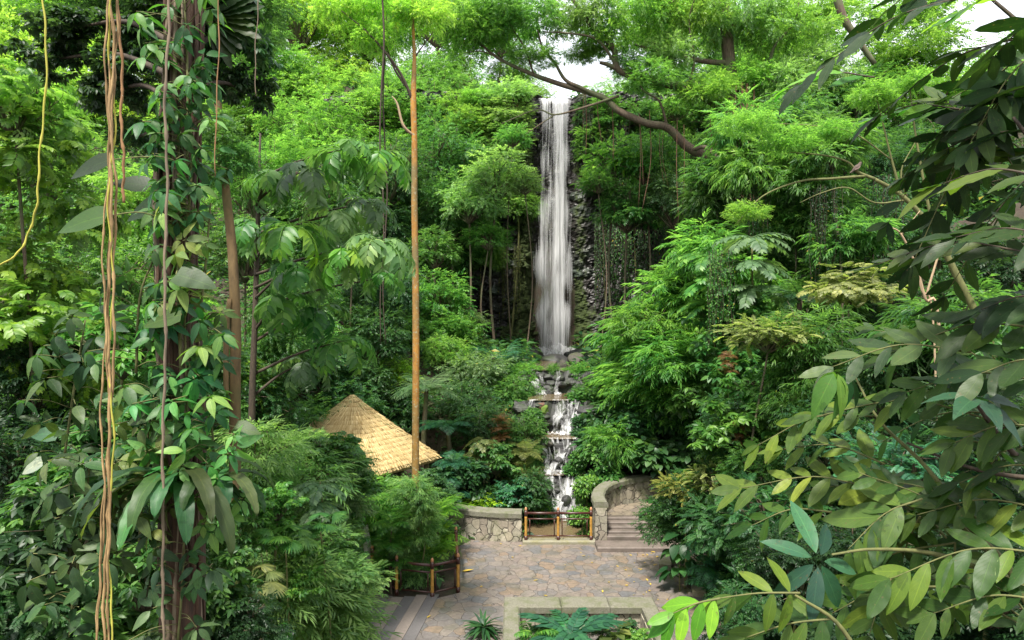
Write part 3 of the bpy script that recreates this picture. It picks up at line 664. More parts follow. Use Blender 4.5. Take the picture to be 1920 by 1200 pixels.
# --- pale post and orange warning sign at the left bed
g = Geo(); g0 = W(690, 1075, 19.6); tube(g, [(0, 0, -.1), (.02, 0, .6), (-.03, 0, 1.1), (-.06, 0, 1.5)], [.13, .10, .12, .07], 9, lump=.12, seed=3)
o = g.obj('garden_post', grain_material('weathered_white', (.38, .36, .33), (.62, .60, .56), (.25, .24, .2), 12)); o.location = (g0[0], g0[1], 0); tag(o, 'pale weathered post among leaves behind the bent railing', 'post')
sg = W(686, 1165, 16.9); e = empty('warning_sign', (sg[0], sg[1], 0)); tag(e, 'narrow orange warning sign half hidden by bamboo leaves, bottom left', 'sign')
g = Geo(); box(g, -.14, .14, -.012, .012, .25, .80, np.array([[.75, .66, 0], [-.66, .75, 0], [0, 0, 1]])); g.obj('panel', paint('orange_paint', (.75, .26, .03)), e, smooth=False)
g = Geo(); box(g, -.10, .10, -.016, -.0135, .55, .66, np.array([[.75, .66, 0], [-.66, .75, 0], [0, 0, 1]])); g.obj('stripe', paint('black_paint', (.03, .03, .03)), e, smooth=False)
g = Geo(); tube(g, [(-.1, .1, 0), (-.1, .1, .8)], .018, 6); g.obj('leg', M_BAMBOO, e); g = Geo(); tube(g, [(.1, -.08, 0), (.1, -.08, .8)], .018, 6); g.obj('leg', M_BAMBOO, e)

# ================================================================== CLIFF
def block_field(U, V, nu, nv, seed):
    """Rough courses of boulders: returns protrusion per point (u, v in cells)."""
    q = np.random.default_rng(seed); jx = q.uniform(.1, .9, (nv + 4, nu + 4)); jy = q.uniform(.2, .8, (nv + 4, nu + 4)); hh = q.uniform(0, 1, (nv + 4, nu + 4))
    iu = np.floor(U).astype(int); iv = np.floor(V).astype(int); f1 = np.full(U.shape, 9.); f2 = f1.copy(); h = np.zeros(U.shape)
    for dv in (-1, 0, 1):
        for du in (-1, 0, 1):
            a, b = np.clip(iv + dv, -1, nv + 1) + 1, np.clip(iu + du, -1, nu + 1) + 1
            cx = iu + du + jx[a, b] + .5 * ((iv + dv) % 2) - .25; cy = iv + dv + jy[a, b]
            d = np.hypot(U - cx, (V - cy) * 1.05); nw = d < f1
            f2 = np.where(nw, f1, np.minimum(f2, d)); h = np.where(nw, hh[a, b], h); f1 = np.minimum(f1, d)
    return h, f2 - f1
def rock_material():
    m, nt, p = mat('wet_cliff_rock'); L = nt.links.new; tc = nd(nt, 'ShaderNodeTexCoord')
    at = nd(nt, 'ShaderNodeAttribute', attribute_name='rnd'); ms = nd(nt, 'ShaderNodeAttribute', attribute_name='moss')
    c = ramp(nt, at.outputs['Fac'], [(0, (.012, .010, .010)), (.45, (.026, .023, .022)), (.75, (.042, .040, .038)), (.9, (.042, .058, .045)), (1, (.075, .075, .07))]).outputs[0]
    n = noise_tex(nt, 3.5, 8, tc.outputs['Object'], .7); c = mixc(nt, .8, c, mixc(nt, 1.0, c, ramp(nt, n, [(.3, (.35, .35, .35)), (.7, (1.6, 1.55, 1.5))]).outputs[0], 'MULTIPLY'))
    f = ramp(nt, mth(nt, 'ADD', ms.outputs['Fac'], mth(nt, 'MULTIPLY', mth(nt, 'SUBTRACT', noise_tex(nt, 1.6, 6, tc.outputs['Object'], .7), .5), 1.6)), [(.42, (0, 0, 0)), (.62, (1, 1, 1))])
    c = mixc(nt, f.outputs[0], c, ramp(nt, n, [(.3, (.012, .020, .005)), (.7, (.048, .072, .012))]).outputs[0])
    L(c, p.inputs['Base Color']); L(ramp(nt, f.outputs[0], [(0, (.42,) * 3), (1, (.95,) * 3)]).outputs[0], p.inputs['Roughness']); bump(nt, p, n, .8, .06); return m
cx = np.arange(-13.5, 17.01, .11); cz = np.arange(3.6, 23.7, .11); CX, CZ = np.meshgrid(cx, cz)
U = (CX + 13.5) / .95; V = (CZ - 3.6) / .62
h, e_ = block_field(U, V, 40, 40, 4)
prot = h * (.65 - .4 * sstep(3.5, 4.5, CX)) * np.clip(e_ * 4, 0, 1) ** .5 + .10 * np.sin(CX * 5.1 + 2 * np.sin(CZ * 3.3)) * np.sin(CZ * 4.7 + np.sin(CX * 6)) + .06 * np.sin(CX * 13 + CZ * 7) * np.sin(CZ * 15 - CX * 4) + .3 * np.sin(CX * .8 + CZ * .3) + .25 * np.sin(CZ * .7 - CX * .5)
fallc = np.interp(CZ, [5, 14, 23.4], [3.05, 3.0, 3.05]); dxf = CX - fallc
prot = prot - 1.1 * np.exp(-(dxf / 1.5) ** 4) + .5 * np.exp(-((dxf + 2.05) / .35) ** 2) * sstep(6, 9, CZ) * (1 - sstep(15, 18, CZ))
prot += .55 * sstep(21.8, 23.4, CZ) * (np.abs(dxf) > 1.6)
CY = 49.3 - prot + .05 * (CZ - 5) * 0
i = np.arange(CX.size).reshape(CX.shape); qd = np.stack([i[:-1, :-1], i[:-1, 1:], i[1:, 1:], i[1:, :-1]], -1).reshape(-1, 4)
top = np.stack([cx, np.full_like(cx, 51.2), np.full_like(cx, 23.75)], -1); nv_ = CX.size
v = np.vstack([np.stack([CX, CY, CZ], -1).reshape(-1, 3), top]); m_ = len(cx); k = np.arange(m_ - 1)
qd = np.vstack([qd, np.stack([i[-1][:-1], i[-1][1:], nv_ + k + 1, nv_ + k], -1)])
cg = Geo(); rf = h[:-1, :-1].ravel(); rr = np.concatenate([rf, np.full(m_ - 1, .4)]); cg.add(v, np.concatenate([qd[:, [0, 1, 2]], qd[:, [0, 2, 3]]]), np.concatenate([rr, rr]))
cliff = cg.obj('rock_cliff', rock_material(), smooth=False); tag(cliff, None, None, kind='structure')
mo = np.exp(-((dxf + 2.05) / .5) ** 2) * .9 + .55 * np.exp(-((dxf - 1.9) / .7) ** 2) + .5 * sstep(11, 6, CZ) + .25 * (np.abs(dxf + 2.2) < 1.6) - .45 * (dxf < -3.4) * (CZ > 7)
a = cliff.data.attributes.new('moss', 'FLOAT', 'POINT'); a.data.foreach_set('value', np.concatenate([mo.ravel(), np.full(m_, .3)]).astype(np.float32))

# ================================================================== WATER
def falling_water(name, xs_, zs_, dens, soft=.25, white=.74):
    m, nt, p = mat(name); L = nt.links.new; tc = nd(nt, 'ShaderNodeTexCoord'); at = nd(nt, 'ShaderNodeAttribute', attribute_name='flow')
    mp = nd(nt, 'ShaderNodeMapping'); mp.inputs['Scale'].default_value = (xs_, xs_ * .3, zs_); L(tc.outputs['Object'], mp.inputs[0])
    n1 = noise_tex(nt, 1.0, 6, mp.outputs[0], .62)
    mp2 = nd(nt, 'ShaderNodeMapping'); mp2.inputs['Scale'].default_value = (xs_ * .28, xs_ * .1, zs_ * .35); L(tc.outputs['Object'], mp2.inputs[0])
    n2 = noise_tex(nt, 1.0, 3, mp2.outputs[0])
    s = mth(nt, 'ADD', mth(nt, 'ADD', mth(nt, 'MULTIPLY', n1, 1.0), mth(nt, 'MULTIPLY', n2, .7)), mth(nt, 'SUBTRACT', at.outputs['Fac'], 1.35 - dens))
    a = ramp(nt, s, [(.5 - soft, (0, 0, 0)), (.5 + soft, (1, 1, 1))])
    p.inputs['Base Color'].default_value = (white, white, white * 1.02, 1); p.inputs['Roughness'].default_value = .35
    tl = nd(nt, 'ShaderNodeBsdfTranslucent'); tl.inputs[0].default_value = (white, white, white, 1)
    mx = nd(nt, 'ShaderNodeMixShader'); mx.inputs[0].default_value = .4; L(p.outputs[0], mx.inputs[1]); L(tl.outputs[0], mx.inputs[2])
    tp = nd(nt, 'ShaderNodeBsdfTransparent'); m2 = nd(nt, 'ShaderNodeMixShader'); L(a.outputs[0], m2.inputs[0]); L(tp.outputs[0], m2.inputs[1]); L(mx.outputs[0], m2.inputs[2])
    L(m2.outputs[0], nt.nodes['Material Output'].inputs[0]); return m
M_FALL = falling_water('falling_water', 9.0, .34, .83, .34); M_CASC = falling_water('cascade_water', 12.0, 2.0, .80, .30, .80)
def sheet(parent, m, fx, u, w, flow, name='water_sheet', loc=(0, 0, 0)):
    """fx(u, w) -> xyz arrays on a grid; flow = per-vertex coverage."""
    Ug, Wg = np.meshgrid(u, w); P = np.stack(fx(Ug, Wg), -1); i = np.arange(Ug.size).reshape(Ug.shape)
    qd = np.stack([i[:-1, :-1], i[:-1, 1:], i[1:, 1:], i[1:, :-1]], -1).reshape(-1, 4)
    o = Geo().quads(P.reshape(-1, 3), qd).obj(name, m, parent, loc=loc); fl = np.broadcast_to(flow(Ug, Wg), Ug.shape)
    a = o.data.attributes.new('flow', 'FLOAT', 'POINT'); a.data.foreach_set('value', fl.ravel().astype(np.float32)); return o
fall = empty('waterfall', (3.0, 48.0, 5.0)); tag(fall, None, None, kind='structure'); FO = (-3.0, -48.0, -5.0)
for k, (off, wx, bias) in enumerate([(0, 1.35, .0), (.25, 1.05, .0), (.55, .9, -.06)]):
    def fx(u, w, off=off, wx=wx, k=k):
        z = 23.45 - (w ** 1.0) * 18.5; ww = wx * (1.14 + .22 * w)
        x = 3.05 - .12 * w + u * ww + .05 * np.sin(u * 9 + k * 2) * w
        y = 49.6 + .07 * np.sin(w * 23 + u * 5 + k) * w - 1.15 * np.minimum(1, np.sqrt(np.maximum(0, w * 30))) * np.where(w < .034, 1, 1) - .7 * w - off * w ** .6 + .10 * np.sin(u * 13 + k) + .06 * np.sin(u * 29 + 2 * k)
        y = np.where(w < .002, 50.6, y)
        return x, y, z
    def flow(u, w, bias=bias):
        main = .22 * np.exp(-((u - .30 - .06 * np.sin(w * 7)) / .30) ** 2) + .17 * np.exp(-((u + .55 + .05 * np.sin(w * 11)) / .17) ** 2) * (.35 + w) - .13 * np.exp(-((u + .16) / .17) ** 2) - .10 * np.exp(-((u - .78) / .1) ** 2)
        br = sum(.16 * np.exp(-((u - a) / .12) ** 2 - ((w - b) / .035) ** 2) - .22 * np.exp(-((u - a) / .09) ** 2 - ((w - b - .06) / .04) ** 2) for a, b in ((-.6, .70), (-.35, .80), (.55, .72), (.15, .62), (-.7, .86)))
        edge = .42 + .22 * np.sin(w * 9 + 2) * .5 + .12 * np.sin(w * 31)
        return main + br - .75 * np.clip((np.abs(u) - edge) / (1 - edge), 0, 1) ** 1.2 + .12 * sstep(.3, 1, w) - .06 * sstep(.02, .2, w) * (1 - sstep(.3, .5, w)) + .10 * (w < .04) + bias
    sheet(fall, M_FALL, fx, np.linspace(-1, 1, 60), np.concatenate([[0, .001, .003], np.linspace(.008, 1, 90)]), flow, loc=FO)
M_MIST = falling_water('spray', 1.6, 1.2, .50, .6)
for k, (x, y, w_, h_) in enumerate([(3.0, 46.9, 1.5, 1.3), (2.6, 46.5, 1.2, .9), (3.5, 46.6, 1.1, 1.0)]):
    sheet(fall, M_MIST, lambda u, w, x=x, y=y, w_=w_, h_=h_: (x + u * w_, y + .2 * u * u + .1 * np.sin(u * 5), 4.8 + h_ * (1 - w)), np.linspace(-1, 1, 16), np.linspace(0, 1, 12), lambda u, w: .12 - .5 * u * u - .5 * (1 - w) ** 2, 'spray', FO)
for k, (x, y, w_, h_) in enumerate([(2.1, 47.3, .7, .7), (3.2, 47.0, .9, .9), (4.0, 47.2, .7, .7), (2.8, 46.4, .8, .5)]):
    sheet(fall, M_CASC, lambda u, w, x=x, y=y, w_=w_, h_=h_: (x + u * w_, y - .7 * w + .25 * u * u + .1 * np.sin(u * 8), 4.85 + h_ * 1.15 * (1 - w) * (1 - .6 * u * u) + .05 * np.sin(u * 11 + w * 5)),
          np.linspace(-1, 1, 24), np.linspace(0, 1, 14), lambda u, w: .2 - .7 * np.abs(u) ** 3 - .3 * (w < .1), 'splash', FO)

def rock_mesh(seed, sx, sy, sz, rough=.22):
    q = np.random.default_rng(seed); bmx = bmesh.new(); bmesh.ops.create_icosphere(bmx, subdivisions=4, radius=1)
    v = np.array([x.co[:] for x in bmx.verts]); t = np.array([[x.index for x in f.verts] for f in bmx.faces]); bmx.free()
    pn = nrm(q.normal(size=(15, 3))); d = q.uniform(.62, .95, 15)
    for n, dd in zip(pn, d):
        over = np.maximum(0, v @ n - dd); v = v - over[:, None] * n * .92
    for f_ in (2.2, 4.7, 9.5):
        w = q.normal(size=(3, 3)) * f_; v = v * (1 + rough / f_ * .6 * np.sin(v @ w[0] + q.uniform(0, 6))[:, None] * np.sin(v @ w[1])[:, None])
    return Geo().add(v * np.array([sx, sy, sz]), t, np.full(len(t), q.random()))
def boulder(x, y, z, sx, sy, sz, m, label, seed, group=None):
    o = rock_mesh(seed, sx, sy, sz).obj('boulder', m); o.location = (x, y, z); o.rotation_euler = (0, 0, seed * 1.7); tag(o, label, 'boulder', group); return o
for k, (px, py, D, w, h, m, lb) in enumerate([
    (1042, 678, 46.0, 30, 10, M_ROCK, 'dark angular wet boulder lying across the foot of the waterfall'),
    (1000, 674, 46.8, 32, 15, M_ROCK, 'black wet boulder at the left foot of the waterfall'),
    (1085, 665, 46.8, 32, 14, M_ROCK, 'black wet boulder at the right foot of the waterfall'),
    (1080, 684, 45.5, 22, 16, M_MOSSROCK, 'yellow-green mossy boulder right of the waterfall foot'),
    (1055, 688, 45.0, 11, 9, M_MOSSROCK, 'small pale grey rock below the waterfall foot'),
    (1112, 690, 45.4, 22, 13, M_MOSSROCK, 'brownish mossy rock at the edge of bushes right of the waterfall'),
    (985, 690, 45.2, 20, 10, M_MOSSROCK, 'low mossy rock above the leftmost stream bushes'),
    (960, 676, 46.9, 24, 14, M_ROCK, 'dark boulder half hidden by plants left of the waterfall foot'),
    (1135, 668, 47.0, 26, 14, M_ROCK, 'dark shaded boulder under the ivy right of the waterfall')]):
    D = {1042: 41.5, 1000: 44, 1085: 44, 1080: 39.5, 1055: 38, 1112: 40, 985: 39.2, 960: 44.5, 1135: 44}[px]; c = W(px, py, D); hh = h * D / F; boulder(c[0], D, g1(c[0], D) + .3 * hh, w * D / F, w * D / F * .8, hh * 1.35, m, lb, 20 + k)

def water_material(name, c):
    m, nt, p = mat(name); tc = nd(nt, 'ShaderNodeTexCoord'); p.inputs['Base Color'].default_value = (*c, 1); p.inputs['Roughness'].default_value = .07
    p.inputs['Specular IOR Level'].default_value = .6; n = noise_tex(nt, 7, 4, tc.outputs['Object']); bump(nt, p, n, .35, .03); return m
M_POOL = water_material('muddy_water', (.12, .088, .048))
def pool(pts, z):
    bmx = bmesh.new(); f = bmx.faces.new([bmx.verts.new((x, y, z)) for x, y in pts]); bmesh.ops.triangulate(bmx, faces=bmx.faces[:])
    me = bpy.data.meshes.new('stream_pool'); bmx.to_mesh(me); bmx.free(); me.materials.append(M_POOL); o = bpy.data.objects.new('stream_pool', me); COL.objects.link(o); tag(o, None, None, kind='structure')
pool([(.3, 22.9), (2.8, 22.9), (3.2, 24.5), (3.1, 26.6), (.9, 26.6), (.5, 24.5)], -.1)
pool([(1.05, 26.75), (2.75, 26.75), (2.8, 27.9), (.9, 27.9)], 1.31)
pool([(1.1, 28.1), (2.9, 28.1), (2.9, 29.9), (1.0, 29.9)], 2.5)
pool([(.7, 30.2), (3.1, 30.2), (3.3, 33.2), (.8, 33.2)], 3.84)
pool([(1.0, 33.45), (1.75, 33.45), (2.25, 37), (2.7, 41), (2.3, 44.8), (1.5, 44.8), (1.7, 41), (1.5, 37)], 4.93)
pool([(1.9, 33.45), (2.5, 33.45), (2.6, 35.5), (2.1, 35.5)], 4.92)
def foam(x0, x1, y, z, d, seed):
    n = 26; u = np.linspace(0, 1, n); w = np.linspace(0, 1, 5)
    o = sheet(None, M_CASC, lambda a, b: (x0 + (x1 - x0) * a, y - d * b * (.6 + .5 * np.sin(a * 17 + seed)) , z + .05 * (1 - b) * (1 + np.sin(a * 31)) + .012), u, w, lambda a, b: .42 - .55 * b, 'foam')
    tag(o, None, None, kind='structure')
casc = [ # x0, x1, y lip, z lip, z foot, streams [(xc, half width, run)]
 (1.0, 2.8, 26.75, 1.31, -.1, [(1.85, .48, .75), (2.3, .25, .6)]), (.95, 2.9, 28.1, 2.5, 1.31, [(1.5, .30, .8), (2.05, .32, .7), (2.6, .2, .6)]),
 (.7, 3.1, 30.2, 3.84, 2.5, [(.98, .20, .8), (2.2, .40, .7), (2.75, .27, .6)]), (.9, 3.4, 33.5, 4.93, 3.84, [(1.22, .26, .5), (2.2, .10, .5)])]
for ci, (x0, x1, y, zt, zb, strm) in enumerate(casc):
    # rock face: lumps piled against the step
    q = np.random.default_rng(160 + ci); g = Geo(); H = zt - zb
    for k in range(34):
        u, w = q.uniform(-.15, 1.15), q.random(); r = q.uniform(.16, .40) * (.8 + .4 * (abs(u - .5) > .45))
        rk_ = rock_mesh(900 + ci * 40 + k, r * q.uniform(.9, 1.5), r, r * q.uniform(.6, .95)); zc = zt - .10 - r * .55 - w * (H + .1) + (.22 if abs(u - .5) > .5 else 0)
        g.add(rk_.v[0] + np.array([x0 + (x1 - x0) * u, y - .05 - .55 * w + q.normal(0, .07), zc]), rk_.t[0])
    nx = 30; xs_ = np.linspace(x0 - .6, x1 + .6, nx); prof_ = [(y + .8, zt - .12), (y + .05, zt - .05), (y - .12, zt - H * .4), (y - .45, zb - .4)]
    V = np.array([[x, yy + .08 * math.sin(x * 7 + j), z2 + .05 * math.sin(x * 11 + j * 2)] for (j, (yy, z2)) in enumerate(prof_) for x in xs_]); i = np.arange(4 * nx).reshape(4, nx)
    g.quads(V, np.stack([i[1:, :-1], i[1:, 1:], i[:-1, 1:], i[:-1, :-1]], -1).reshape(-1, 4))
    o = g.obj('cascade_rock', M_ROCK, smooth=False); tag(o, None, None, kind='structure')
    strm = [(xc + d, hw * f, run) for (xc, hw, run) in strm for (d, f) in ((-hw * .6, .62), (hw * .6, .55), (0, .35))]
    for (xc, hw, run) in strm:
        def fx(u, w, xc=xc, hw=hw):
            hh = np.interp(w, [0, .06, .12, 1], [0, 0, .06, 1]); x = xc + u * hw * (1 + .35 * w) + .10 * np.sin(w * 5 + xc * 3)
            yy = y + .35 - w * 1.45 - .14 + .06 * np.sin(u * 7 + w * 9 + xc * 5) - .05 * np.cos(u * 4) - .12 * np.sin(w * 7 + xc * 9) * (w > .12); zz2 = zt + .03 - hh * (zt - zb - .02) + .10 * np.sin(w * 10 + xc * 7) * (w > .12) * (w < .95)
            return x, yy, zz2
        o = sheet(None, M_CASC, fx, np.linspace(-1, 1, 18), np.linspace(0, 1, 34), lambda u, w: .12 - .5 * np.abs(u) ** 2 + .12 * np.sin(w * 9 + xc * 8), 'cascade'); tag(o, None, None, kind='structure')
        foam(xc - hw * 1.8, xc + hw * 1.8, y - .80, zb, .45, ci * 3 + hw)
for k, (px, py, D, w, h, m, lb) in enumerate([
    (1022, 768, 30.0, 8, 9, M_MOSS, 'round cushion of green moss beside the upper cascade'), (1048, 795, 29.6, 11, 10, M_ROCK, 'dark rock split by white water in the upper cascade'),
    (1018, 852, 27.4, 8, 9, M_ROCK, 'black wet rock in the left half of the middle cascade'), (1048, 865, 27.3, 9, 9, M_ROCK, 'black pointed rock in the middle cascade'),
    (1030, 832, 27.8, 9, 6, M_MOSSROCK, 'brown mossy rock at the lip of the middle cascade'), (1022, 935, 26.0, 11, 11, M_ROCK, 'dark wet rock left of the lowest cascade'),
    (1062, 938, 26.0, 10, 12, M_ROCK, 'dark wet rock right of the lowest cascade'), (1015, 760, 30.3, 12, 8, grain_material('rusty_rock', (.06, .03, .02), (.16, .08, .05), None, 9), 'rusty brown rock at the lip of the upper cascade')]):
    c = W(px, py, D); boulder(c[0], D, c[2], w * D / F, w * D / F, h * D / F, m, lb, 50 + k)

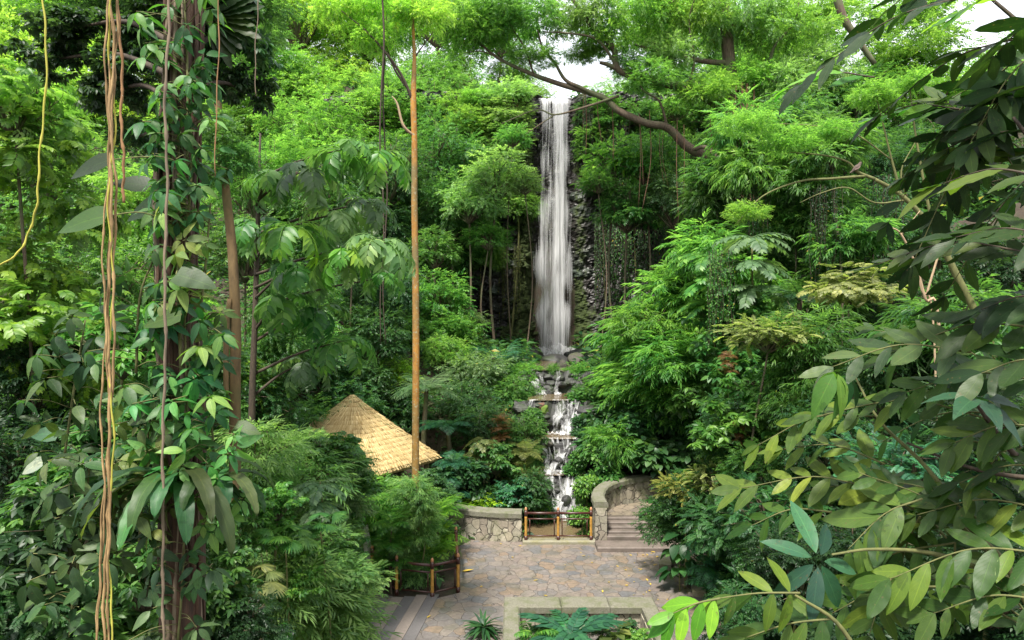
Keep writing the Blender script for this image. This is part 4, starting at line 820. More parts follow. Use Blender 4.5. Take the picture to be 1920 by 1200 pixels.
# ================================================================== VEGETATION
# name | kind | px | py | depth | radius px | aspect | colour | label   (category after @)
TABLE = """
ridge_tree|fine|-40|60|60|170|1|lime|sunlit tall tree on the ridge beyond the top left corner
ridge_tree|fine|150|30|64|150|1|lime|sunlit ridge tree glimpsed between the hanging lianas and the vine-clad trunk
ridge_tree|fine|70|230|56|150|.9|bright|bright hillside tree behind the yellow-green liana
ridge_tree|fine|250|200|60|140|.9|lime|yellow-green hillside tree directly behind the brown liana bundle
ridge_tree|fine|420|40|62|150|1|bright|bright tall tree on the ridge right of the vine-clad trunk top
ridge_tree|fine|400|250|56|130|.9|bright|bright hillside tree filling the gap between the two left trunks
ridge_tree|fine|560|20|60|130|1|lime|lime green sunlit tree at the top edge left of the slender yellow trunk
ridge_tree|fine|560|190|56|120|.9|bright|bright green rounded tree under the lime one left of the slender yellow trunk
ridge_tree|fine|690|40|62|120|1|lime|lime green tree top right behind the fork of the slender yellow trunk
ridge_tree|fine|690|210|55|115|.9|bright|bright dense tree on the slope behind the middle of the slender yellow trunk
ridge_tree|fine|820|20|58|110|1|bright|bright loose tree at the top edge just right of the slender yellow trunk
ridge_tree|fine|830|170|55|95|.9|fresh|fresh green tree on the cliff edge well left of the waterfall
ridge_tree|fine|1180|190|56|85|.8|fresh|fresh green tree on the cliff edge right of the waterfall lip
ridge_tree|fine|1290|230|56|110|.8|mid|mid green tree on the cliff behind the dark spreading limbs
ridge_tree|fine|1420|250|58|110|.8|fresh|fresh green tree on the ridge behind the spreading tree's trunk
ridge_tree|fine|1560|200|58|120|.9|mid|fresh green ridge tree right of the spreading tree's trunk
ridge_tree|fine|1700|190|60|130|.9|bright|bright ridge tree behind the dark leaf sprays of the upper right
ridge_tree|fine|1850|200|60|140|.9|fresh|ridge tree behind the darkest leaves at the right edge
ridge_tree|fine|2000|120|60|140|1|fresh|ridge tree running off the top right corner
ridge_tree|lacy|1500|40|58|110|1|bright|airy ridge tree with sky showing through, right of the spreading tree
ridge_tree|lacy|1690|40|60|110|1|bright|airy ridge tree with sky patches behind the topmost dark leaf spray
cliff_shrub|leafy|955|180|48.4|58|.7|pale|pale green shrub overhanging the cliff left of the waterfall lip
cliff_shrub|leafy|905|235|49|50|.9|fresh|fresh green shrub on the cliff face above the hanging roots
cliff_shrub|leafy|1108|215|49|38|.9|deep|dark green shrub on the cliff edge touching the waterfall's right side
cliff_shrub|leafy|1140|200|48.3|40|.7|fresh|fresh green shrub on the cliff edge under the tip of the long limb
cliff_shrub|leafy|1200|215|48.2|45|.8|mid|mid green shrub on the cliff edge behind the bend of the lower limb
cliff_shrub|leafy|1265|205|48.2|50|.8|fresh|fresh green shrub on the cliff edge between the two big limbs
cliff_shrub|leafy|1330|215|48.2|50|.8|mid|mid green shrub at the right end of the cliff edge
cliff_shrub|leafy|850|205|48.3|50|.8|bright|bright shrub on the cliff edge at the left end of the cliff
cliff_shrub|leafy|790|220|48|50|.9|fresh|fresh green shrub just behind the slender yellow trunk on the cliff edge
ridge_tree|fine|940|60|60|75|1|bright|bright ridge tree above the dark overhanging rock
ridge_tree|fine|1250|60|62|110|.9|bright|bright ridge tree behind the upper left limbs of the spreading tree
ridge_tree|fine|1390|90|64|120|.9|fresh|ridge tree behind the top of the spreading tree's trunk
ridge_tree|fine|310|90|58|130|1|bright|bright ridge tree behind the vine-clad trunk
ridge_tree|fine|480|130|55|110|1|fresh|fresh green ridge tree right of the dark palm fan
cliff_shrub|leafy|900|190|48.4|45|.8|bright|bright shrub overhanging the cliff edge above the hanging roots
cliff_shrub|leafy|700|200|48|60|.9|bright|bright shrub at the far left end of the cliff top
creeper_bush|heart|1000|782|29.3|24|1|mid|small glossy creeper left of the upper cascade
creeper_bush|heart|1094|790|29.3|25|1|deep|small glossy creeper touching the upper cascade from the right
creeper_bush|leafy|1000|848|27.3|24|1|mid|small leafy creeper left of the middle cascade
creeper_bush|heart|1086|862|26.8|22|1|mid|small glossy creeper at the right lip of the third pool
creeper_bush|leafy|1004|928|25.5|24|1.1|fresh|small leafy creeper left of the lowest cascade
creeper_bush|leafy|1000|738|33|24|.9|fresh|small leafy creeper at the left end of the top pool
creeper_bush|leafy|1090|738|32.5|26|.9|mid|small leafy creeper at the right end of the top pool
leafy_shrub|palmate|812|905|23.6|42|.9|deep|dark palmate-leaved shrub beside the yellow trunk's foot
leafy_shrub|lance|568|838|20.8|58|.8|soft|soft green thin-leaved shrub right against the hut's left eave
hill_tree|fine|30|330|42|150|1|fresh|hillside tree behind the curl of the yellow-green liana
hill_tree|fine|170|400|38|130|1|mid|mid green hillside tree behind the lower brown lianas
hill_tree|fine|480|350|42|120|1|fresh|fresh green hillside tree between the tan trunk and the large pinnate leaves
hill_tree|fine|620|390|40|110|1|mid|mid green hillside tree behind the lowest large pinnate leaves
hill_tree|fine|590|250|46|110|.9|bright|bright hillside tree above the large pinnate leaves
hill_tree|fine|720|330|42|105|1|deep|deep green hillside tree left of the slender yellow trunk
hill_tree|fine|835|300|46|100|1.05|mid|dense mid green tree just right of the slender yellow trunk
hill_tree|fine|760|200|50|95|.9|fresh|fresh green tree behind the fork of the slender yellow trunk
leaning_tree|fine|845|410|44|88|.8|deep|deep green tree above the dark exposed cliff blocks
hill_tree|fine|905|235|49|65|.8|fresh|fresh green tree high on the slope left of the hanging cliff roots
pale_tree|leafy|930|335|42|85|.8|pale|pale green tree leaning over the waterfall's left edge
pale_tree|leafy|880|380|41|75|.8|pale|pale green tree behind and left of the one leaning over the waterfall
pale_tree|leafy|985|345|41|45|.7|pale|small pale green tree whose tip overlaps the falling water
pale_tree|leafy|960|260|43|38|.9|fresh|slim fresh green treetop beside the upper left edge of the waterfall
leaning_tree|leafy|915|445|41|55|.7|fresh|small tree with layered sprays above the dark cliff blocks
hill_tree|leafy|815|470|40|62|.9|mid|bushy tree between the yellow trunk and the cliff blocks
hill_shrub|leafy|820|560|38|75|.9|fresh|fresh green shrub against the left end of the exposed cliff blocks
hill_shrub|leafy|880|600|40|40|.7|grey|greyish small shrub at the foot of the cliff blocks
leaning_tree|feather|1155|300|41|66|.9|bright|bright feathery tree at the waterfall's right edge
leaning_tree|feather|1122|345|40|42|.8|fresh|feathery treetop touching the middle of the waterfall from the right
leaning_tree|leafy|1210|300|41|85|.9|fresh|rounded fresh green tree under the spreading tree's lowest limb
leaning_tree|leafy|1175|395|41|80|.8|mid|mid green tree above the ivy right of the waterfall
leaning_tree|leafy|1265|380|40|90|.9|grey|grey-green tree draped with creepers right of the ivy curtain
hill_tree|fine|1320|320|44|100|.9|mid|mid green tree behind the spreading tree's aerial roots
hill_tree|leafy|1345|420|38|80|.9|deep|deep green tree at the lower trunk of the spreading tree
hill_tree|fine|1480|330|42|110|.9|deep|mid green tree right of the spreading tree's aerial roots
hill_tree|fine|1610|330|40|120|1|deep|deep green tree behind the forked pale branches
hill_tree|fine|1760|330|38|130|1|deep|deep green tree behind the dark leaves at the upper right
hill_tree|fine|1900|340|38|130|1|dark|dark tree at the right edge behind the olive leaves
bamboo_tree|bamboo|1400|250|26|75|1.1|fresh|bright thin-leaved tree in front of the spreading tree's trunk
bamboo_tree|bamboo|1490|220|27|62|1.0|mid|thin-leaved airy tree right of the spreading tree's trunk
bamboo_tree|bamboo|1340|330|27|60|.9|mid|thin-leaved yellowish tree left of the aerial roots
bamboo_tree|bamboo|1560|280|24|80|.8|mid|thin-leaved tree behind the perched bird
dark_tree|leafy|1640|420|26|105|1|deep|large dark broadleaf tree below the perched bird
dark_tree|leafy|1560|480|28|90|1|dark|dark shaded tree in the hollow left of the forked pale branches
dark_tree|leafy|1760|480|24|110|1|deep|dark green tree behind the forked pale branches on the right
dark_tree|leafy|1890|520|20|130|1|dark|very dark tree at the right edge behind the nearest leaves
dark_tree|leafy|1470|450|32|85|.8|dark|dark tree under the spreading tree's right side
palm_plant|frondtree|1410|445|22|75|.8|grey|grey-green drooping frond plant crowning the right bank
palm_plant|frondtree|1330|480|23|70|.7|fresh|drooping frond plant left of the one crowning the right bank
pinnate_tree|pinnate|1590|540|18|85|.6|khaki|khaki pinnate-leaved treetop below the pale branches
pinnate_tree|feather|1440|630|17|85|.7|khaki|khaki feathery treetop in the middle of the right bank
bamboo_bush|bamboo|1290|560|28|110|.85|fresh|big fresh green bamboo-leaved bush on the right bank near the waterfall
bamboo_bush|bamboo|1210|610|27|75|.8|fresh|bamboo-leaved bush at the left tip of the right bank
leafy_shrub|palmate|1385|600|23|100|.8|mid|palmate-leaved bush in the middle of the right bank
leafy_shrub|leafy|1310|670|27.5|95|.7|mid|mid green leafy bush above the glossy creepers
bamboo_bush|bamboo|1275|520|28|55|.8|fresh|pale tipped bamboo-leaved bush against the ivy curtain
leafy_shrub|palmate|1440|730|18|90|.8|fresh|palmate-leaved bush left of the spotted bright leaf
bamboo_bush|lance|1520|640|17|90|.8|mid|bamboo-leaved bush right of the khaki feathery treetop
bamboo_bush|leafy|1190|670|31|75|.7|mid|leafy bush on the right bank beside the waterfall foot
bamboo_bush|leafy|1140|720|33|55|.6|fresh|leafy bush right of the uppermost stream pool
creeper_bush|heart|1140|790|28|55|.9|deep|glossy dark creeper mound right of the upper cascade
creeper_bush|heart|1210|790|27|75|.8|deep|glossy broad-leaved creeper mound in the middle of the right bank
creeper_bush|heart|1130|850|26.3|45|.9|mid|glossy creeper hanging beside the middle cascade
creeper_bush|heart|1190|850|27|65|.7|deep|glossy creeper mound just behind the curved stone wall
creeper_bush|heart|1280|820|27.8|75|.8|deep|glossy creeper mound behind the right end of the curved wall
creeper_bush|heart|1100|910|25|28|1.2|fresh|bright glossy creeper spilling beside the lowest cascade
creeper_bush|heart|1093|968|23.6|20|1.2|fresh|small glossy creeper hanging into the muddy pool behind the railing
creeper_bush|heart|1100|745|31|45|.7|mid|glossy creeper mound right of the top pool
leafy_shrub|leafy|1300|740|27.5|80|.7|mid|leafy shrub above the glossy creepers on the right bank
leafy_shrub|leafy|1380|790|19|85|.8|deep|deep green shrub between the right bank creepers and the khaki sprays
leafy_shrub|feather|1400|830|18.5|62|.7|grey|grey-green feathery shrub on the right bank above the yellowish cycad
yellow_palm|feather|1283|918|18.8|58|.75|yellow|yellowish pinnate palm beside the landing
yellow_palm|feather|1345|900|18.2|62|.9|khaki|khaki pinnate palm right of the yellowish one beside the landing
tree_fern|fern|1345|1030|17.3|70|1.2|teal|blue-green fern with long drooping fronds right of the forecourt
palm_plant|fern|1260|765|27.6|45|.9|teal|blue-green fern among the glossy creepers on the right bank
palm_plant|ginger|1180|740|29|50|.8|fresh|fresh arching frond plant above the glossy creepers
bamboo_bush|lance|782|925|19.1|50|.8|soft|soft thin-leaved bush hiding the foot of the slender yellow trunk
bamboo_bush|lance|735|918|21.2|44|.7|fresh|small thin-leaved bush right under the hut's front eave
dead_frond_plant|fern|1385|800|17.6|26|1.2|brown|withered brown fronds hanging on the right bank
dead_frond_plant|fern|1365|670|19.5|22|1.2|brown|small withered brown frond tuft below the khaki feathery treetop
tree_fern|treefern|1500|560|20|85|.8|deep|dark tree fern in the middle of the right bank
leafy_shrub|palmate|805|898|22.6|38|.8|deep|small dark palmate shrub hiding the hut's front right post
tree_fern|fern|1400|1010|16.5|70|1.1|deep|dark fern behind the blue-green drooping fern
broad_plant|broad|1275|1025|18.6|48|1.0|deep|dark round-leaved plant at the foot of the stairs
leafy_shrub|feather|1440|960|15|100|.9|deep|deep green fine-leaved shrub right of the drooping ferns
leafy_shrub|leafy|1420|880|17|80|.9|mid|leafy shrub behind the yellow-green near leaves on the right
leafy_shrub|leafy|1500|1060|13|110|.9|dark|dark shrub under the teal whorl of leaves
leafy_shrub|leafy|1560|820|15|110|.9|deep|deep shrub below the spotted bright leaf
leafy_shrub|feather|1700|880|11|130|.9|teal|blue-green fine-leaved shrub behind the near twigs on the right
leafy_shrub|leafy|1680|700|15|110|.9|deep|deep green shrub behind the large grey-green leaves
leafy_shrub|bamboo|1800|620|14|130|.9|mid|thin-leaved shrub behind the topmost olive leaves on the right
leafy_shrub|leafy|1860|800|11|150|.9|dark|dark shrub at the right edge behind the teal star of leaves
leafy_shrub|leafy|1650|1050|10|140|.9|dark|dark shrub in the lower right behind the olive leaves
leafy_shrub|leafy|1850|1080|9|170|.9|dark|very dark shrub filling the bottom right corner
leafy_shrub|leafy|1400|1150|12|70|.9|deep|deep green low shrub along the kerb at the bottom right
leafy_shrub|leafy|985|697|33.9|38|.7|fresh|round leafy bush left of the narrow upper stream
leafy_shrub|leafy|1038|697|33.75|19|1.1|fresh|small round bush dividing the narrow upper stream
leafy_shrub|leafy|1084|699|33.9|33|.8|fresh|leafy bush right of the narrow upper stream
leafy_shrub|leafy|895|700|33|75|.8|grey|grey-green rounded shrub on the left bank above the stream
leafy_shrub|leafy|960|740|32|60|.8|mid|mid green shrub left of the uppermost pool
palm_plant|ginger|940|680|35|60|.8|teal|blue-green palm-like plant with arching fronds left of the waterfall foot
leafy_shrub|leafy|830|660|34|60|.8|fresh|fresh shrub right of the slender yellow trunk at mid height
leafy_shrub|leafy|740|700|31|60|.8|lime|small lime green shrub above the thatched roof
tree_fern|treefern|800|730|28|75|.9|grey|grey-green tree fern right of the slender yellow trunk
tree_fern|treefern|840|800|27|70|.8|teal|blue-green tree fern right of the hut roof
leafy_shrub|leafy|910|800|28|75|.8|deep|deep green shrub in the middle of the left bank
leafy_shrub|leafy|985|810|27.5|45|.9|mid|leafy shrub touching the upper cascade from the left
dead_frond_plant|fern|940|790|26.8|26|1.1|brown|withered brown frond plant in the middle of the left bank
palm_plant|frondtree|905|825|26|42|.8|khaki|khaki broad-fronded plant on the left bank
palm_plant|fern|985|850|26.2|50|.8|khaki|fern with long pale fronds pointing at the middle cascade
leafy_shrub|palmate|930|860|25.8|60|.8|mid|palmate-leaved shrub left of the middle cascade
leafy_shrub|palmate|960|925|24.8|55|.7|teal|blue-green palmate-leaved shrub just behind the left stone wall
leafy_shrub|leafy|900|945|24.6|50|.6|lime|low lime green plant above the stone wall's left part
leafy_shrub|feather|1000|905|25.2|40|1.0|deep|fine feathery dark shrub left of the lowest cascade
leafy_shrub|heart|860|890|25|60|.8|deep|deep green shrub right of the hut eave
palm_plant|fern|850|870|24.5|45|.9|teal|small blue-green fern by the hut eave
leafy_shrub|leafy|870|750|30|60|.9|deep|dark shrub behind the blue-green tree fern
leafy_shrub|leafy|790|640|36|60|.9|mid|mid green shrub directly behind the slender yellow trunk
leafy_shrub|leafy|700|640|30|70|1|deep|dark shrub behind the hut's peak
leafy_shrub|leafy|600|690|28|80|1|deep|dark shrub left of the hut's peak
leafy_shrub|leafy|520|620|26|90|1|mid|mid green shrub between the tan trunk and the hut
leafy_shrub|leafy|500|740|22|80|.9|deep|deep green shrub right of the tan trunk's foot
leafy_tree|leafy|560|560|30|100|1|mid|mid green tree behind the drooping pinnate sprays
leafy_tree|leafy|700|530|34|100|1.1|deep|dark slim tree behind the lowest bright pinnate sprays
leafy_tree|leafy|660|460|30|70|1.1|deep|dark leafy tree hung with creepers left of the yellow trunk
bamboo_bush|lance|560|910|15|108|.75|soft|big fresh green bamboo-leaved bush in front of the hut
bamboo_bush|lance|680|950|20|85|.7|fresh|bamboo-leaved bush below the hut eave by the yellow trunk
bamboo_bush|lance|470|850|13.5|95|.8|soft|olive bamboo-leaved bush right of the fern-laden trunk
bamboo_bush|lance|570|1085|12.5|85|.7|soft|olive bamboo-leaved bush beside the orange sign
bamboo_bush|lance|520|1120|11|120|.8|soft|olive bamboo-leaved bush at the bottom edge left of the orange sign
bamboo_bush|lance|750|1005|20.6|55|.7|mid|thin-leaved bush inside the bent railing
bamboo_bush|lance|640|870|16.5|60|.6|grey|grey-green thin-leaved bush overlapping the lower thatch
leafy_shrub|palmate|800|1075|19.6|45|.8|deep|dark palmate-leaved shrub inside the bent railing
leafy_shrub|palmate|610|840|16|75|.6|mid|palmate-leaved shrub in front of the hut roof's left half
tree_fern|fern|820|968|21|78|.9|bright|bright green fern arching over the left stone wall
tree_fern|fern|812|1040|19.8|60|.8|bright|bright green fern hanging over the bent railing
leafy_shrub|feather|610|1015|12.4|55|.8|soft|soft green fine-leaved shrub beside the fan palms
leafy_shrub|palmate|520|945|10.9|62|.8|fresh|fresh palmate-leaved shrub right of the bird's nest fern
leafy_shrub|palmate|630|1085|14.5|40|.7|soft|soft green palmate-leaved shrub at the foot of the striped steps
palm_plant|bigpinnate|655|835|17|50|.9|fresh|fresh plant whose big leaflets overlap the lower thatch
palm_plant|frondtree|600|905|13|60|.8|grey|grey-green frond plant among the bamboo-leaved bushes before the hut
tree_fern|fern|735|985|18.6|55|.9|fresh|fresh fern arching at the left of the slender yellow trunk's foot
fan_palm|fan|535|1010|10.4|65|.8|fresh|fresh green fan palm in front of the bamboo-leaved bushes
fan_palm|fan|470|1090|9.6|75|.8|khaki|khaki fan palm at lower left right of the fern-laden trunk
fan_palm|fan|600|985|11.5|60|.7|mid|fan palm half hidden beside the pale garden post
leafy_shrub|palmate|430|960|10|90|.9|mid|palmate-leaved shrub right behind the bird's nest fern
leafy_shrub|leafy|390|700|16|100|1|deep|deep green shrub between the two left trunks
leafy_tree|leafy|190|540|16|130|1|mid|mid green tree behind the lianas at mid height
leafy_tree|leafy|60|480|17|140|1|mid|mid green tree at the left edge below the liana's curl
leafy_tree|leafy|260|380|20|110|1|bright|bright leafy tree behind the gap between lianas and trunk
leafy_tree|leafy|90|300|22|130|1|fresh|fresh tree behind the yellow-green liana
leafy_tree|leafy|460|470|22|90|1|mid|mid green tree right behind the tan trunk
leafy_shrub|palmate|230|640|11|120|.9|fresh|palmate-leaved shrub behind the lianas left of the big trunk
leafy_shrub|palmate|230|830|8.5|130|.8|mid|palmate-leaved shrub left of the bird's nest fern
leafy_shrub|leafy|60|680|12|150|.9|dark|dark shrub at the left edge at mid height
leafy_shrub|leafy|60|880|10|160|.9|dark|very dark shrub at the left edge below mid height
leafy_shrub|palmate|130|1000|8|150|.8|dark|dark palmate-leaved shrub at lower left
leafy_shrub|feather|60|1130|8|150|.8|deep|dark fine-leaved shrub in the bottom left corner
leafy_shrub|palmate|270|1080|7.5|120|.9|mid|palmate-leaved shrub at the bottom behind the lianas
leafy_shrub|leafy|430|1170|9|110|.8|dark|dark low shrub at the bottom edge right of the big trunk
leafy_tree|pinnate|30|190|11|130|.8|bright|bright pinnate-leaved treetop at the left edge behind the thin liana
planter_fern|ginger|1070|1195|14.6|95|.5|teal|blue-green arching frond plant in the middle of the planter
planter_fern|palm|1000|1195|14.8|60|.7|fresh|upright fresh frond plant in the left of the planter
planter_fern|fern|1130|1190|15.2|50|.7|deep|dark feathery fern at the back of the planter
planter_fern|ginger|1030|1185|15.4|42|.7|deep|dark arching frond plant against the planter's back wall
planter_plant|palmate|1180|1178|15.6|30|.7|deep|small dark palmate plant in the planter's far right corner
planter_plant|broad|1150|1200|14.5|50|.7|olive|olive broad-leaved plant in the right of the planter
planter_plant|palmate|1195|1200|14.3|36|.7|fresh|small fresh palmate plant in the planter's right corner
tuft_plant|sword|906|1176|16.0|40|1.3|deep|dark spiky tuft standing outside the planter's left corner
"""
def cat_of(n):
    for k, c in (('fern', 'fern'), ('fan_palm', 'palm'), ('palm', 'palm'), ('tree', 'tree'), ('bush', 'bush'), ('shrub', 'shrub')):
        if k in n: return c
    return 'plant'
for row in TABLE.strip().splitlines():
    a = row.split('|')
    plant(a[0], a[1], float(a[2]), float(a[3]), float(a[4]), float(a[5]), a[7], a[8], cat_of(a[0]), float(a[6]))

# --- ground cover (uncountable): low leaves over all the banks
def ground_cover():
    q = np.random.default_rng(99); g = Geo()
    def scatter(n, x0, x1, y0, y1, size, hmax, T):
        x = q.uniform(x0, x1, n); y = q.uniform(y0, y1, n)
        ok = ~((x > -2.0) & (x < 5.3) & (y < 22.9)) & ~((x < -1.2) & (x > -9.2) & (y < 18.9) & (y < 15.2 + (x + 9) * .77)) & ~((x < -1) & (x > -4.3) & (y > 13) & (y < 18.7))
        ok &= ~((np.abs(x - stream_x(y)) < 1.15) & (y > 22)) & ~((x > 2.5) & (x < 6.8) & (y > 21.5) & (y < 26.1)) & ~(np.hypot(x + 5.85, y - 25) < 3.4)
        ok &= ~((y > 36) & (y < 52) & (np.abs(x - 3) < 1.4))
        x, y = x[ok], y[ok]; n = len(x); z = gz(x, y) + q.random(n) ** 1.5 * hmax * (.4 + .6 * np.sin(x * 1.3 + y) ** 2)
        f = q.uniform(0, 6.28, n); X = np.stack([np.cos(f), np.sin(f), q.normal(-.15, .35, n)], -1); N = np.stack([q.normal(0, .35, n), q.normal(-.15, .35, n), np.ones(n)], -1)
        leaves(g, T, np.stack([x, y, z], -1), X, N, size * q.uniform(.6, 1.3, n), q.random(n))
    scatter(42000, -18, 20, 4, 36, .27, .8, TO); scatter(60000, -36, 36, 34, 64, .55, 1.6, TQ)
    scatter(16000, -3, 9, 24, 49, .22, .6, TO)
    o = g.obj('ground_cover', M_LEAF, color=PAL['deep']); tag(o, 'low leafy ground cover over the banks', 'ground cover', kind='stuff')
ground_cover()

# --- ivy curtains and hanging strands right (and left) of the waterfall
def ivy_mesh(seed, Lh, w, n, m, leaf=.17):
    q = np.random.default_rng(seed); g = Geo(); gs = Geo()
    for k in range(n):
        x = q.normal(0, w * .5); y = q.normal(0, .25); l = Lh * q.uniform(.55, 1); c = int(l * 9); z = -np.sort(q.random(c)) * l
        xx = x + .08 * np.sin(z * 1.3 + k); f = q.uniform(0, 6.28, c)
        P = np.stack([xx + q.normal(0, .06, c), y + q.normal(0, .06, c), z], -1)
        leaves(g, TO, P, np.stack([np.cos(f) * .6, -.35 + .4 * np.sin(f), np.full(c, -.7)], -1), np.stack([q.normal(0, .3, c), -np.ones(c), np.full(c, .5)], -1), leaf * q.uniform(.6, 1.2, c))
        zz = np.linspace(0, -l, 10); tube(gs, np.stack([x + .08 * np.sin(zz * 1.3 + k), np.full(10, y), zz], -1), .014, 4, cap=False)
    return g.mesh('foliage', m), gs.mesh('stems', M_TWIG)
IVY = [ivy_mesh(i, 8.0, 1.0, 22, M_LEAF) for i in range(3)]
for k, (px, py, D, sx, sz, colr, lb) in enumerate([
    (1104, 195, 48.0, .45, .55, 'dark', 'dark ivy hanging from the cliff edge right beside the waterfall'), (1120, 205, 48.0, .9, .7, 'dark', 'dark ivy curtain on the upper cliff right of the waterfall'),
    (1160, 220, 47.8, 1, .8, 'deep', 'ivy curtain on the upper cliff under the spreading limb'), (1125, 400, 46.6, .5, .85, 'deep', 'narrow ivy curtain on the lower cliff next to the waterfall'),
    (1150, 410, 46.2, .85, .95, 'deep', 'dense ivy curtain in the middle of the lower right cliff'), (1175, 430, 45.8, 1, .95, 'mid', 'mid green ivy curtain right of the dense one'),
    (1215, 430, 45.2, 1, .95, 'deep', 'ivy curtain above the bamboo-leaved bush tip'), (1255, 420, 44.5, 1, .9, 'deep', 'ivy curtain at the right end of the cliff'),
    (1300, 400, 44, 1, .9, 'dark', 'shaded ivy curtain below the creeper-draped tree'), (970, 460, 47.8, .35, .7, 'olive', 'thin olive strands hanging beside the mossy ridge'),
    (945, 450, 47.9, .3, .75, 'olive', 'thin yellowish strands hanging over the dark cliff blocks'), (880, 440, 47.5, .5, .3, 'deep', 'short ivy fringe above the dark cliff blocks')]):
    c = W(px, py, D); e = empty('ivy_curtain', c); tag(e, lb, 'ivy'); fo, stm = IVY[k % 3]
    child('foliage', fo, e, sc=(sx, 1, sz), color=PAL[colr]); child('stems', stm, e, sc=(sx, 1, sz))
def tube_obj(name, pts, rad, m, parent, sides=7, lump=0, loc=(0, 0, 0), k=6):
    P = smooth_path(pts, k); t = np.linspace(0, 1, len(P)); r = np.interp(t, np.linspace(0, 1, len(np.atleast_1d(rad))), np.atleast_1d(rad))
    g = Geo(); tube(g, P, r, sides, lump=lump, seed=int(abs(P[0][0]) * 100) % 999); return g.obj(name, m, parent, loc=loc)

# --- big spreading tree on the right
tb = W(1402, 560, 39); tb[2] = g1(tb[0], tb[1]); big = empty('spreading_tree', tb); tag(big, 'huge spreading tree whose dark limbs reach left across the top of the waterfall', 'tree')
O = -tb
def pxpath(rows): return [W(*r) for r in rows]
tube_obj('trunk', [tb - (0, 0, .5)] + pxpath([(1402, 480, 39), (1390, 340, 39), (1378, 225, 39), (1366, 110, 39), (1356, 0, 39), (1350, -90, 39)]), [.62, .5, .46, .42, .34, .28, .2], M_BARK, big, 9, .08, O)
LIMBS = [
 ([(1378, 222, 39), (1335, 190, 38), (1290, 166, 37.5), (1215, 150, 37), (1160, 131, 36.5), (1150, 90, 36.5), (1110, 50, 36.5), (1060, -20, 36.5)], [.36, .32, .30, .26, .22, .18, .15, .1]),
 ([(1390, 335, 39), (1345, 302, 38.5), (1290, 276, 38), (1252, 240, 37.5), (1212, 231, 37), (1160, 208, 37), (1128, 182, 37), (1050, 158, 36.5), (990, 136, 36), (930, 106, 36), (875, 58, 36)], [.36, .34, .30, .27, .25, .22, .19, .15, .12, .09, .05]),
 ([(1128, 184, 37), (1090, 165, 36.6), (1060, 150, 36.5), (1040, 118, 36.3), (1018, 90, 36), (1008, 55, 36)], [.15, .13, .11, .09, .07, .04]),
 ([(1366, 118, 39), (1330, 116, 38.5), (1280, 107, 38), (1230, 95, 37.6), (1190, 84, 37.4)], [.2, .19, .17, .13, .06]),
 ([(1125, 117, 36.3), (1140, 121, 36.4), (1166, 133, 36.5)], [.10, .13, .16]),
 ([(1372, 160, 39), (1430, 148, 39), (1490, 172, 38.5), (1540, 160, 38)], [.3, .28, .25, .18]),
 ([(1378, 225, 39), (1440, 215, 39), (1490, 235, 38), (1530, 225, 38)], [.24, .2, .16, .08]),
 ([(1160, 130, 36.5), (1120, 75, 36), (1060, 62, 35.6), (1020, 60, 35.4)], [.1, .08, .06, .03]),
 ([(1160, 180, 37), (1090, 203, 36.4), (1040, 215, 36), (1005, 206, 36), (940, 232, 35.8)], [.09, .07, .055, .045, .02]),
 ([(1040, 215, 36), (1010, 235, 36), (985, 252, 36)], [.045, .035, .015]),
 ([(1300, 280, 38), (1330, 280, 37), (1380, 345, 36.5)], [.12, .14, .2]),
 ([(1356, 20, 39), (1300, -10, 38), (1240, 10, 37), (1180, -5, 37)], [.2, .16, .12, .06]), ([(1360, 60, 39), (1430, 10, 38.5), (1480, -30, 38)], [.2, .16, .1])]
LIMBS += [([(1290, 166, 37.5), (1302, 110, 37), (1292, 40, 36.6), (1312, -30, 36)], [.10, .07, .05, .02]), ([(1000, 138, 36), (984, 90, 35.8), (955, 40, 35.6), (950, -20, 35.4)], [.07, .05, .035, .015]), ([(1252, 240, 37.5), (1236, 190, 37), (1205, 168, 36.6), (1190, 120, 36.4)], [.09, .06, .04, .015]), ([(930, 106, 36), (900, 96, 35.8), (868, 100, 35.6)], [.05, .03, .012]), ([(1440, 150, 39), (1450, 90, 38.4), (1490, 40, 38), (1500, -20, 37.6)], [.14, .10, .07, .03]), ([(1560, -40, 39), (1580, 30, 39), (1600, 62, 39), (1640, 120, 39)], [.3, .26, .22, .16])]
for pts, rad in LIMBS: tube_obj('limb', pxpath(pts), np.array(rad) * .85, M_BARK, big, 7, .05, O)
q = np.random.default_rng(31)
for k, (px, py, D, r, asp) in enumerate([(900, 70, 36, 80, .6), (985, 40, 36, 85, .6), (1085, 30, 36.5, 85, .6), (1190, 30, 37, 90, .7), (1290, 30, 38, 95, .7), (1220, 150, 36.5, 65, .5), (1390, 40, 38.5, 100, .7), (1480, 60, 38.5, 90, .6),
      (1320, 175, 37, 70, .5), (1000, 110, 36, 55, .4), (1470, 170, 38, 80, .6), (1120, 95, 37.5, 40, .4), (1400, 150, 38.4, 70, .5), (940, 20, 35, 70, .6), (1540, 130, 38, 70, .6), (1140, 75, 36.8, 60, .6), (1085, 105, 38, 38, .5), (1185, 120, 37, 50, .5), (1255, 100, 37, 60, .6), (860, 40, 35, 70, .7)]):
    pr = PROTO['lacy'][k % 2]; c = W(px, py, D) - tb; s = r * D / F / pr['R']
    child('crown', pr['fol'], big, c, (0, 0, q.uniform(0, 6.28)), (s, s, s * asp * 2), tuple(np.array(PAL[['bright', 'fresh', 'pale', 'bright'][k % 4]]) * q.uniform(.85, 1.1)))
